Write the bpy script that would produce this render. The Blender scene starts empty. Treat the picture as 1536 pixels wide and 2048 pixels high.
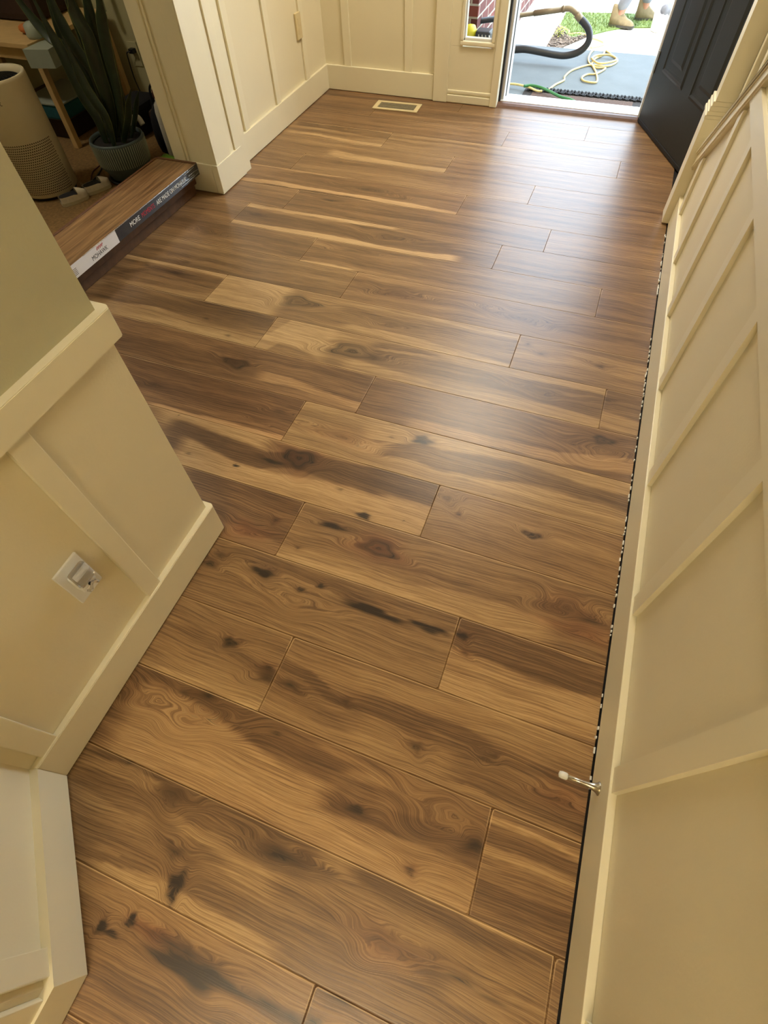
import bpy, bmesh, math, random
import numpy as np
from mathutils import Vector, Matrix
random.seed(7)
S = bpy.context.scene
COL = S.collection
PI = math.pi

# ------------------------------------------------------------------ camera
cd = bpy.data.cameras.new('camera'); cam = bpy.data.objects.new('camera', cd); COL.objects.link(cam)
cd.sensor_fit = 'HORIZONTAL'; cd.sensor_width = 36.0; cd.lens = 36.0 * 1027.73 / 1536.0
cd.clip_start = 0.02; cd.clip_end = 200
R = Matrix(((0.93645, 0.34974, -0.02727), (-0.27739, 0.78583, 0.55275), (0.21475, -0.51006, 0.8329)))
cam.matrix_world = Matrix.Translation((0, 0, 1.2348)) @ R.transposed().to_4x4()
S.camera = cam

# ------------------------------------------------------------------ light
S.view_settings.view_transform = 'Standard'; S.view_settings.look = 'None'
S.view_settings.exposure = 0.0; S.view_settings.gamma = 1.0; S.view_settings.use_curve_mapping = False
w = bpy.data.worlds.new('sky'); S.world = w; w.use_nodes = True
bg = w.node_tree.nodes['Background']; bg.inputs[0].default_value = (0.68, 0.84, 1.0, 1); bg.inputs[1].default_value = 8.5
sd = bpy.data.lights.new('sun', 'SUN'); sun = bpy.data.objects.new('sun', sd); COL.objects.link(sun)
sd.energy = 6.0; sd.color = (1, 0.96, 0.88); sd.angle = 0.01
sun.rotation_euler = Vector((0.10, 0.20, -0.9)).to_track_quat('-Z', 'Y').to_euler()
LAMPS = [(-0.5, 3.15, 33, 0.32, 18), (0.0, -1.3, 7, 0.16, 58), (-3.1, 1.6, 9, 0.16, 9)]   # foyer lamp, then added hall and side room fill lamps: position, power, size

# ------------------------------------------------------------------ materials
def srgb(c):
    return tuple(((x/255)/12.92 if x/255 <= .04045 else ((x/255+.055)/1.055)**2.4) for x in c) + (1,)
def mat(name, rgb, rough=.5, metal=0, spec=.5, noise=0, scale=20, bump=0, bscale=200, emit=0, trans=0, alpha=1, coat=0):
    m = bpy.data.materials.new(name); m.use_nodes = True; nt = m.node_tree; b = nt.nodes['Principled BSDF']
    c = srgb(rgb)
    b.inputs['Base Color'].default_value = c; b.inputs['Roughness'].default_value = rough
    b.inputs['Metallic'].default_value = metal; b.inputs['Specular IOR Level'].default_value = spec
    if coat: b.inputs['Coat Weight'].default_value = coat
    if trans: b.inputs['Transmission Weight'].default_value = trans
    if alpha < 1: b.inputs['Alpha'].default_value = alpha
    if emit: b.inputs['Emission Color'].default_value = c; b.inputs['Emission Strength'].default_value = emit
    if noise or bump:
        tc = nt.nodes.new('ShaderNodeTexCoord')
    if noise:
        n = nt.nodes.new('ShaderNodeTexNoise'); n.inputs['Scale'].default_value = scale; n.inputs['Detail'].default_value = 4
        nt.links.new(tc.outputs['Object'], n.inputs['Vector'])
        r = nt.nodes.new('ShaderNodeMapRange'); r.inputs[1].default_value = .3; r.inputs[2].default_value = .7
        r.inputs[3].default_value = 1-noise; r.inputs[4].default_value = 1+noise*.6
        nt.links.new(n.outputs['Fac'], r.inputs[0])
        x = nt.nodes.new('ShaderNodeVectorMath'); x.operation = 'SCALE'; x.inputs[0].default_value = c[:3]
        nt.links.new(r.outputs[0], x.inputs['Scale']); nt.links.new(x.outputs[0], b.inputs['Base Color'])
    if bump:
        n2 = nt.nodes.new('ShaderNodeTexNoise'); n2.inputs['Scale'].default_value = bscale; n2.inputs['Detail'].default_value = 3
        nt.links.new(tc.outputs['Object'], n2.inputs['Vector'])
        bp = nt.nodes.new('ShaderNodeBump'); bp.inputs['Strength'].default_value = bump; bp.inputs['Distance'].default_value = .002
        nt.links.new(n2.outputs['Fac'], bp.inputs['Height']); nt.links.new(bp.outputs[0], b.inputs['Normal'])
    return m
M = {}
M['paint'] = mat('cream_paint', (231, 220, 188), .42, noise=.015, scale=6, bump=.12, bscale=160)
M['trim'] = mat('cream_trim_gloss', (234, 224, 193), .33, noise=.01, scale=9, bump=.05, bscale=60)
M['wall_up'] = mat('khaki_wall_paint', (186, 179, 146), .7, noise=.02, scale=8, bump=.2, bscale=220)
M['wall_room'] = mat('olive_wall_paint', (176, 168, 128), .8, noise=.03, scale=8)
M['ceil'] = mat('white_ceiling', (235, 228, 210), .9, bump=.3, bscale=120)
M['gap'] = mat('dark_gap', (18, 13, 10), .9, noise=.2, scale=40)
M['door'] = mat('navy_black_door_paint', (27, 31, 31), .5, noise=.05, scale=14, bump=.06, bscale=90)
M['rubber'] = mat('black_rubber', (16, 16, 17), .6, noise=.1, scale=50)
M['alu'] = mat('white_aluminium', (226, 224, 220), .35, metal=.25, noise=.06, scale=30)
M['jambw'] = mat('white_jamb', (208, 205, 198), .4, noise=.04, scale=14)
M['redwood'] = mat('brown_reducer', (98, 62, 38), .4, noise=.25, scale=40)
M['steel'] = mat('brushed_nickel', (176, 168, 150), .28, metal=1, noise=.05, scale=60)
M['white'] = mat('white_plastic', (232, 230, 222), .35, noise=.02, scale=30)
M['ivory'] = mat('ivory_plastic', (214, 196, 150), .4, noise=.02, scale=30)
M['clear'] = mat('clear_plastic', (235, 232, 225), .08, trans=.85, noise=.02, scale=40)
M['purifier'] = mat('off_white_plastic', (206, 192, 158), .5, noise=.02, scale=18)
M['black'] = mat('black_plastic', (12, 12, 13), .4, noise=.1, scale=40)
M['hole'] = mat('dark_slot', (78, 66, 50), .8, noise=.15, scale=200)
M['grey'] = mat('grey_print', (96, 88, 76), .6, noise=.05, scale=60)
M['pot'] = mat('blue_grey_glaze', (72, 84, 84), .5, noise=.12, scale=30)
M['potstripe'] = mat('pale_rib', (158, 164, 148), .5, noise=.08, scale=60)
M['soil'] = mat('potting_soil', (24, 19, 14), .95, noise=.4, scale=90, bump=.8, bscale=200)
M['leaf'] = mat('snake_plant_leaf', (30, 44, 24), .42, noise=.45, scale=26)
M['leafedge'] = mat('leaf_edge', (78, 84, 40), .5, noise=.2, scale=40)
M['carpet'] = mat('old_tan_carpet', (128, 98, 56), .95, noise=.3, scale=70, bump=.9, bscale=420)
M['deskwood'] = mat('pale_birch', (196, 164, 110), .5, noise=.12, scale=14)
M['teal'] = mat('teal_fabric', (18, 78, 84), .85, noise=.2, scale=60)
M['darkb'] = mat('dark_brown_bin', (46, 26, 16), .7, noise=.25, scale=30)
M['panelw'] = mat('pale_grey_panel', (150, 156, 140), .5, noise=.05, scale=20)
M['shoe'] = mat('white_canvas', (214, 204, 184), .7, noise=.08, scale=60)
M['shoein'] = mat('shoe_lining', (20, 18, 22), .9, noise=.2, scale=60)
M['sole'] = mat('shoe_sole', (190, 178, 150), .7, noise=.08, scale=60)
M['redwire'] = mat('red_wire', (70, 16, 16), .5, noise=.1, scale=60)
M['card'] = mat('cardboard', (104, 66, 34), .6, noise=.2, scale=25)
M['label_black'] = mat('charcoal_print', (46, 47, 50), .22, noise=.06, scale=40, coat=.6)
M['label_white'] = mat('white_print', (232, 228, 226), .3, noise=.02, scale=40, coat=.3)
M['ink'] = mat('black_ink', (24, 22, 22), .5, noise=.05, scale=60)
M['ink_white'] = mat('white_ink', (236, 236, 232), .5, noise=.03, scale=60)
M['ink_red'] = mat('crimson_ink', (188, 42, 62), .5, noise=.05, scale=60)
M['brown_red'] = mat('dark_brown_box', (92, 62, 36), .75, noise=.25, scale=30)
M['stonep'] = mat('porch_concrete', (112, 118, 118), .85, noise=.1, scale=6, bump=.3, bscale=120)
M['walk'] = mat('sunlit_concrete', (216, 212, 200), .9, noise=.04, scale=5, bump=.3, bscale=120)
M['grass'] = mat('lawn_green', (104, 124, 62), .8, noise=.35, scale=26)
M['grassb'] = mat('grass_blade', (122, 140, 74), .7, noise=.3, scale=50)
M['mulch'] = mat('brown_mulch', (88, 74, 62), .95, noise=.5, scale=60, bump=1, bscale=200)
M['mulch2'] = mat('mulch_chip', (122, 106, 90), .9, noise=.5, scale=40)
M['yleaf'] = mat('yellow_green_leaf', (176, 182, 40), .6, noise=.25, scale=40)
M['mat'] = mat('rubber_mat', (52, 44, 38), .85, noise=.3, scale=60)
M['matband'] = mat('mat_scroll', (28, 26, 24), .8, noise=.2, scale=60)
M['bristle'] = mat('mat_bristle', (100, 78, 66), .95, noise=.4, scale=160, bump=1, bscale=300)
M['cord'] = mat('yellow_cord', (226, 204, 132), .5, noise=.05, scale=60)
M['green'] = mat('green_cable', (56, 122, 60), .5, noise=.05, scale=60)
M['hose'] = mat('dark_hose', (50, 48, 46), .42, noise=.08, scale=30)
M['wand'] = mat('tan_metal_tube', (146, 128, 98), .4, metal=.3, noise=.06, scale=30)
M['yellow'] = mat('yellow_tool_plastic', (212, 192, 40), .45, noise=.05, scale=30)
M['pants'] = mat('grey_trousers', (132, 134, 140), .9, noise=.14, scale=22)
M['boot'] = mat('tan_suede', (140, 124, 92), .85, noise=.14, scale=40)
M['bootsole'] = mat('boot_sole', (70, 66, 56), .8, noise=.2, scale=40)
M['skin'] = mat('skin', (188, 134, 108), .55, noise=.05, scale=30)
M['hair'] = mat('dark_hair', (38, 28, 22), .7, noise=.3, scale=60)
M['shirt'] = mat('pale_shirt', (200, 204, 210), .85, noise=.06, scale=20)
M['rag'] = mat('grey_cloth', (120, 120, 124), .9, noise=.15, scale=40)
M['bluep'] = mat('blue_plastic', (44, 100, 150), .5, noise=.1, scale=40)
M['toygreen'] = mat('bright_green_toy', (120, 170, 50), .6, noise=.3, scale=60)
M['redtoy'] = mat('red_toy', (160, 60, 44), .6, noise=.2, scale=40)
M['orange'] = mat('orange_toy', (186, 108, 50), .6, noise=.2, scale=40)
M['lampglass'] = mat('lamp_glass', (255, 226, 178), .4, emit=2)
M['oak'] = mat('oak_tread', (128, 90, 54), .4, noise=.2, scale=18)
M['chip'] = mat('torn_paint_chip', (236, 234, 226), .7, noise=.08, scale=90)
M['siding'] = mat('pale_siding', (206, 202, 192), .8, noise=.04, scale=6)
M['plush'] = mat('plush_white', (206, 200, 186), .95, noise=.1, scale=50)
M['fab_black'] = mat('black_fabric', (10, 11, 16), .95, noise=.2, scale=50)

def brick_mat():
    m = bpy.data.materials.new('red_brick'); m.use_nodes = True; nt = m.node_tree; b = nt.nodes['Principled BSDF']
    tc = nt.nodes.new('ShaderNodeTexCoord'); sx = nt.nodes.new('ShaderNodeSeparateXYZ'); nt.links.new(tc.outputs['Object'], sx.inputs[0])
    ad = nt.nodes.new('ShaderNodeMath'); ad.operation = 'ADD'; nt.links.new(sx.outputs[0], ad.inputs[0]); nt.links.new(sx.outputs[1], ad.inputs[1])
    cb = nt.nodes.new('ShaderNodeCombineXYZ'); nt.links.new(ad.outputs[0], cb.inputs[0]); nt.links.new(sx.outputs[2], cb.inputs[1])
    br = nt.nodes.new('ShaderNodeTexBrick'); nt.links.new(cb.outputs[0], br.inputs['Vector'])
    br.inputs['Scale'].default_value = 1; br.inputs['Brick Width'].default_value = .19; br.inputs['Row Height'].default_value = .066
    br.inputs['Mortar Size'].default_value = .006
    br.inputs['Color1'].default_value = srgb((128, 66, 54)); br.inputs['Color2'].default_value = srgb((86, 48, 44)); br.inputs['Mortar'].default_value = srgb((176, 168, 150))
    nt.links.new(br.outputs['Color'], b.inputs['Base Color']); b.inputs['Roughness'].default_value = .9
    bp = nt.nodes.new('ShaderNodeBump'); bp.inputs['Strength'].default_value = .6; bp.inputs['Distance'].default_value = .004; bp.invert = True
    nt.links.new(br.outputs['Fac'], bp.inputs['Height']); nt.links.new(bp.outputs[0], b.inputs['Normal'])
    return m
M['brick'] = brick_mat()

def wood_mat(name, gloss=.3):
    """laminate: tone / dark / red attributes say what each spot of a board is, gcoord carries the warped grain"""
    m = bpy.data.materials.new(name); m.use_nodes = True; nt = m.node_tree; b = nt.nodes['Principled BSDF']; L = nt.links
    def att(n):
        a = nt.nodes.new('ShaderNodeAttribute'); a.attribute_name = n; return a
    def math_(op, a, c=None, v=None, clamp=False):
        n = nt.nodes.new('ShaderNodeMath'); n.operation = op; n.use_clamp = clamp
        if hasattr(a, 'links'): L.new(a, n.inputs[0])
        else: n.inputs[0].default_value = a
        if c is not None:
            if hasattr(c, 'links'): L.new(c, n.inputs[1])
            else: n.inputs[1].default_value = c
        if v is not None:
            if hasattr(v, 'links'): L.new(v, n.inputs[2])
            else: n.inputs[2].default_value = v
        return n.outputs[0]
    g = att('gcoord')
    def grain(su, sv, det, rough=.6):
        mp = nt.nodes.new('ShaderNodeVectorMath'); mp.operation = 'MULTIPLY'; mp.inputs[1].default_value = (su, sv, 1)
        L.new(g.outputs['Vector'], mp.inputs[0])
        n = nt.nodes.new('ShaderNodeTexNoise'); n.inputs['Scale'].default_value = 1; n.inputs['Detail'].default_value = det
        n.inputs['Roughness'].default_value = rough
        L.new(mp.outputs[0], n.inputs['Vector']); return n.outputs['Fac']
    n0 = grain(1.2, 26, 2); n1 = grain(2.6, 270, 4); n2 = grain(10, 700, 3, .7)
    sp = nt.nodes.new('ShaderNodeSeparateXYZ'); L.new(g.outputs['Vector'], sp.inputs[0])
    ph = math_('MULTIPLY_ADD', sp.outputs[1], 2*PI/.0085, math_('MULTIPLY', n1, 7.0))
    ring = math_('SINE', ph)
    t = att('tone').outputs['Fac']
    t = math_('ADD', t, math_('MULTIPLY', math_('SUBTRACT', n0, .5), .6))
    t = math_('ADD', t, math_('MULTIPLY', math_('SUBTRACT', n1, .5), .95))
    t = math_('ADD', t, math_('MULTIPLY', math_('SUBTRACT', n2, .5), 1.5))
    t = math_('ADD', t, math_('MULTIPLY', ring, .045), clamp=True)
    rp = nt.nodes.new('ShaderNodeValToRGB'); L.new(t, rp.inputs[0]); e = rp.color_ramp.elements
    cols = [(0.0, (80, 58, 38)), (0.3, (114, 86, 57)), (0.55, (143, 111, 74)), (0.8, (172, 139, 95)), (1.0, (198, 165, 118))]
    e[0].position = cols[0][0]; e[0].color = srgb(cols[0][1]); e[1].position = cols[-1][0]; e[1].color = srgb(cols[-1][1])
    for p, c in cols[1:-1]:
        x = e.new(p); x.color = srgb(c)
    mr = nt.nodes.new('ShaderNodeMix'); mr.data_type = 'RGBA'; mr.blend_type = 'MULTIPLY'
    L.new(math_('MULTIPLY', att('red').outputs['Fac'], .9), mr.inputs[0]); L.new(rp.outputs[0], mr.inputs[6]); mr.inputs[7].default_value = (1.0, .70, .66, 1)
    dk = nt.nodes.new('ShaderNodeMix'); dk.data_type = 'RGBA'
    da = att('dark').outputs['Fac']
    dd = math_('MULTIPLY', math_('MULTIPLY_ADD', da, 1.0, math_('MULTIPLY_ADD', math_('ADD', n1, n2), 1.5, -1.68)), 1.6, clamp=True)
    L.new(dd, dk.inputs[0]); L.new(mr.outputs[2], dk.inputs[6]); dk.inputs[7].default_value = srgb((44, 32, 22))
    ey = att('edge').outputs['Fac']
    mre = nt.nodes.new('ShaderNodeMapRange'); mre.interpolation_type = 'SMOOTHSTEP'
    L.new(ey, mre.inputs[0]); mre.inputs[1].default_value = .0009; mre.inputs[2].default_value = .0021; mre.inputs[3].default_value = 1; mre.inputs[4].default_value = 0
    sm = nt.nodes.new('ShaderNodeMix'); sm.data_type = 'RGBA'; L.new(math_('MULTIPLY', mre.outputs[0], .42), sm.inputs[0])
    L.new(dk.outputs[2], sm.inputs[6]); sm.inputs[7].default_value = srgb((46, 28, 16)); 
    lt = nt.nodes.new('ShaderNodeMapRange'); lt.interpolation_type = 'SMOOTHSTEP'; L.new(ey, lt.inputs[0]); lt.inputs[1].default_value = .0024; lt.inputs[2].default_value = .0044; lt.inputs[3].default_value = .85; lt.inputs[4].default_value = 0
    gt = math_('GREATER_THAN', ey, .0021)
    lm = nt.nodes.new('ShaderNodeMix'); lm.data_type = 'RGBA'; L.new(math_('MULTIPLY', math_('MULTIPLY', lt.outputs[0], gt), att('seam_glint').outputs['Fac']), lm.inputs[0]); L.new(sm.outputs[2], lm.inputs[6]); lm.inputs[7].default_value = srgb((224, 190, 142))  # pale seam line: light caught by the board bevels, painted into the colour
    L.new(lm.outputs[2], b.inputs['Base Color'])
    hs = math_('ADD', math_('MULTIPLY', n2, .25), math_('MULTIPLY', ring, .10))
    mrb = nt.nodes.new('ShaderNodeMapRange'); L.new(ey, mrb.inputs[0]); mrb.inputs[1].default_value = 0; mrb.inputs[2].default_value = .0022; mrb.inputs[3].default_value = -1.6; mrb.inputs[4].default_value = 0
    hs = math_('ADD', hs, mrb.outputs[0])
    bp = nt.nodes.new('ShaderNodeBump'); bp.inputs['Strength'].default_value = .5; bp.inputs['Distance'].default_value = .0004
    L.new(hs, bp.inputs['Height']); L.new(bp.outputs[0], b.inputs['Normal'])
    b.inputs['Roughness'].default_value = gloss; L.new(math_('MULTIPLY_ADD', mre.outputs[0], -.46, .5), b.inputs['Specular IOR Level'])
    return m
M['wood'] = wood_mat('laminate_oak', 0.35)
def simple_wood(name):
    m = bpy.data.materials.new(name); m.use_nodes = True; nt = m.node_tree; b = nt.nodes['Principled BSDF']
    tc = nt.nodes.new('ShaderNodeTexCoord'); mp = nt.nodes.new('ShaderNodeMapping'); mp.inputs['Scale'].default_value = (70, 4, 40)
    nt.links.new(tc.outputs['Object'], mp.inputs[0]); n = nt.nodes.new('ShaderNodeTexNoise'); n.inputs['Scale'].default_value = 1; n.inputs['Detail'].default_value = 5
    n.inputs['Distortion'].default_value = .6
    nt.links.new(mp.outputs[0], n.inputs['Vector']); rp = nt.nodes.new('ShaderNodeValToRGB'); nt.links.new(n.outputs['Fac'], rp.inputs[0])
    rp.color_ramp.elements[0].position = .3; rp.color_ramp.elements[0].color = srgb((104, 72, 44)); rp.color_ramp.elements[1].position = .72; rp.color_ramp.elements[1].color = srgb((176, 136, 92))
    nt.links.new(rp.outputs[0], b.inputs['Base Color']); b.inputs['Roughness'].default_value = .38
    b.inputs['Coat Weight'].default_value = .7; b.inputs['Coat Roughness'].default_value = .15
    n2 = nt.nodes.new('ShaderNodeTexNoise'); n2.inputs['Scale'].default_value = 22; n2.inputs['Distortion'].default_value = 1.5; nt.links.new(tc.outputs['Object'], n2.inputs['Vector'])
    bp = nt.nodes.new('ShaderNodeBump'); bp.inputs['Strength'].default_value = .5; bp.inputs['Distance'].default_value = .003
    nt.links.new(n2.outputs['Fac'], bp.inputs['Height']); nt.links.new(bp.outputs[0], b.inputs['Coat Normal'])
    return m
M['boxwood'] = simple_wood('plank_picture_under_film')

# ------------------------------------------------------------------ mesh helpers
def link_mesh(name, bm, m, parent=None, smooth=False):
    me = bpy.data.meshes.new(name); bmesh.ops.recalc_face_normals(bm, faces=bm.faces[:]); bm.to_mesh(me); bm.free()
    ms = m if isinstance(m, (list, tuple)) else [m]
    for x in ms: me.materials.append(M[x] if isinstance(x, str) else x)
    if smooth:
        for p in me.polygons: p.use_smooth = True
    o = bpy.data.objects.new(name, me); COL.objects.link(o)
    if parent is not None: o.parent = parent
    return o
def tag(o, label=None, cat=None, group=None, kind=None):
    if label: o['label'] = label
    if cat: o['category'] = cat
    if group: o['group'] = group
    if kind: o['kind'] = kind
    return o
def empty(name, loc=(0, 0, 0), rz=0, **k):
    o = bpy.data.objects.new(name, None); COL.objects.link(o); o.location = loc; o.rotation_euler = (0, 0, rz)
    o.empty_display_size = .05
    return tag(o, **k)
def box(bm, x0, y0, z0, x1, y1, z1, bev=0, mi=0):
    r = bmesh.ops.create_cube(bm, size=1)
    vs = r['verts']
    for v in vs:
        v.co = Vector(((x0+x1)/2 + v.co.x*(x1-x0), (y0+y1)/2 + v.co.y*(y1-y0), (z0+z1)/2 + v.co.z*(z1-z0)))
    fs = set(f for v in vs for f in v.link_faces)
    if bev > 0:
        es = list(set(e for v in vs for e in v.link_edges))
        rr = bmesh.ops.bevel(bm, geom=es, offset=bev, segments=2, profile=.6, affect='EDGES')
        fs = set(rr['faces']) | set(f for f in fs if f.is_valid)
    for f in fs: f.material_index = mi
    return vs
def bx(name, dims, m, parent=None, bev=0.0015):
    bm = bmesh.new(); box(bm, *dims, bev=bev); return link_mesh(name, bm, m, parent)
def prism(bm, pts, h0, h1, axis='z', mi=0):
    """extrude polygon pts (2D) between h0..h1 along axis; pts give the two other coords in order"""
    def mk(p, h):
        if axis == 'z': return (p[0], p[1], h)
        if axis == 'y': return (p[0], h, p[1])
        return (h, p[0], p[1])
    a = [bm.verts.new(mk(p, h0)) for p in pts]; b = [bm.verts.new(mk(p, h1)) for p in pts]
    fs = [bm.faces.new(a), bm.faces.new(b[::-1])]
    n = len(pts)
    for i in range(n): fs.append(bm.faces.new((a[i], a[(i+1) % n], b[(i+1) % n], b[i])))
    for f in fs: f.material_index = mi
    return fs
def obox(bm, p, d, n, a0, a1, z0, z1, o0, o1, bev=0):
    """box in the frame origin p, along d (2D unit), outward n (2D unit)"""
    bm2 = bmesh.new(); box(bm2, a0, o0, z0, a1, o1, z1, bev=bev)
    for v in bm2.verts:
        c = v.co; v.co = Vector((p[0]+d[0]*c.x+n[0]*c.y, p[1]+d[1]*c.x+n[1]*c.y, c.z))
    me = bpy.data.meshes.new('t'); bm2.to_mesh(me); bm2.free(); bm.from_mesh(me); bpy.data.meshes.remove(me)
def catmull(pts, n=8):
    P = [Vector(p) for p in pts]; out = []
    for i in range(len(P)-1):
        p0 = P[max(i-1, 0)]; p1 = P[i]; p2 = P[i+1]; p3 = P[min(i+2, len(P)-1)]
        for k in range(n):
            t = k/n
            out.append(.5*((2*p1)+(-p0+p2)*t+(2*p0-5*p1+4*p2-p3)*t*t+(-p0+3*p1-3*p2+p3)*t**3))
    out.append(P[-1]); return out
def tube(bm, pts, rad, seg=10, smooth_n=6, mi=0, cap=True):
    pts = catmull(pts, smooth_n) if smooth_n else [Vector(p) for p in pts]
    n = len(pts); rings = []; up = Vector((0, 0, 1)); prev = None
    for i, p in enumerate(pts):
        t = (pts[min(i+1, n-1)]-pts[max(i-1, 0)])
        if t.length < 1e-7: t = Vector((1, 0, 0))
        t.normalize()
        if prev is None:
            a = t.cross(up)
            if a.length < .1: a = t.cross(Vector((1, 0, 0)))
        else: a = prev - t*prev.dot(t)
        a.normalize(); b_ = t.cross(a); prev = a
        r = rad(i/(n-1)) if callable(rad) else rad
        rings.append([bm.verts.new(p+(a*math.cos(2*PI*k/seg)+b_*math.sin(2*PI*k/seg))*r) for k in range(seg)])
    for i in range(n-1):
        for k in range(seg):
            f = bm.faces.new((rings[i][k], rings[i][(k+1) % seg], rings[i+1][(k+1) % seg], rings[i+1][k])); f.material_index = mi
    if cap:
        bm.faces.new(rings[0][::-1]).material_index = mi; bm.faces.new(rings[-1]).material_index = mi
def lathe(bm, prof, c=(0, 0, 0), seg=40, mi=0, axis=None, capb=True, capt=True):
    """prof: [(r,z)]; optional axis Vector for direction"""
    q = Vector((0, 0, 1)).rotation_difference(Vector(axis)) if axis is not None else None
    rings = []
    for r, z in prof:
        rg = []
        for k in range(seg):
            v = Vector((r*math.cos(2*PI*k/seg), r*math.sin(2*PI*k/seg), z))
            if q: v = q @ v
            rg.append(bm.verts.new(v+Vector(c)))
        rings.append(rg)
    for i in range(len(rings)-1):
        for k in range(seg):
            f = bm.faces.new((rings[i][k], rings[i][(k+1) % seg], rings[i+1][(k+1) % seg], rings[i+1][k])); f.material_index = mi
    if capb: bm.faces.new(rings[0][::-1]).material_index = mi
    if capt: bm.faces.new(rings[-1]).material_index = mi
def text_mesh(name, body, size, m, parent, mw, extrude=.0003, shear=0, bend=None, sx=1):
    cu = bpy.data.curves.new(name, 'FONT'); cu.body = body; cu.size = size; cu.extrude = extrude; cu.align_x = 'LEFT'; cu.shear = shear
    to = bpy.data.objects.new('tmp', cu); COL.objects.link(to)
    dg = bpy.context.evaluated_depsgraph_get(); dg.update()
    me = bpy.data.meshes.new_from_object(to.evaluated_get(dg)); bpy.data.objects.remove(to)
    for v in me.vertices:
        c = v.co.copy(); c.x *= sx
        v.co = bend(c) if bend else c
    me.name = name; me.materials.clear(); me.materials.append(M[m])
    o = bpy.data.objects.new(name, me); COL.objects.link(o)
    if parent is not None: o.parent = parent
    if mw is not None: o.matrix_local = mw
    return o
def frame(o, x, y):
    """matrix whose local X,Y are given world vectors, origin o"""
    x = Vector(x).normalized(); y = Vector(y).normalized(); z = x.cross(y)
    return Matrix(((x.x, y.x, z.x, o[0]), (x.y, y.y, z.y, o[1]), (x.z, y.z, z.z, o[2]), (0, 0, 0, 1)))
def struct(o): o['kind'] = 'structure'; return o

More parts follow.
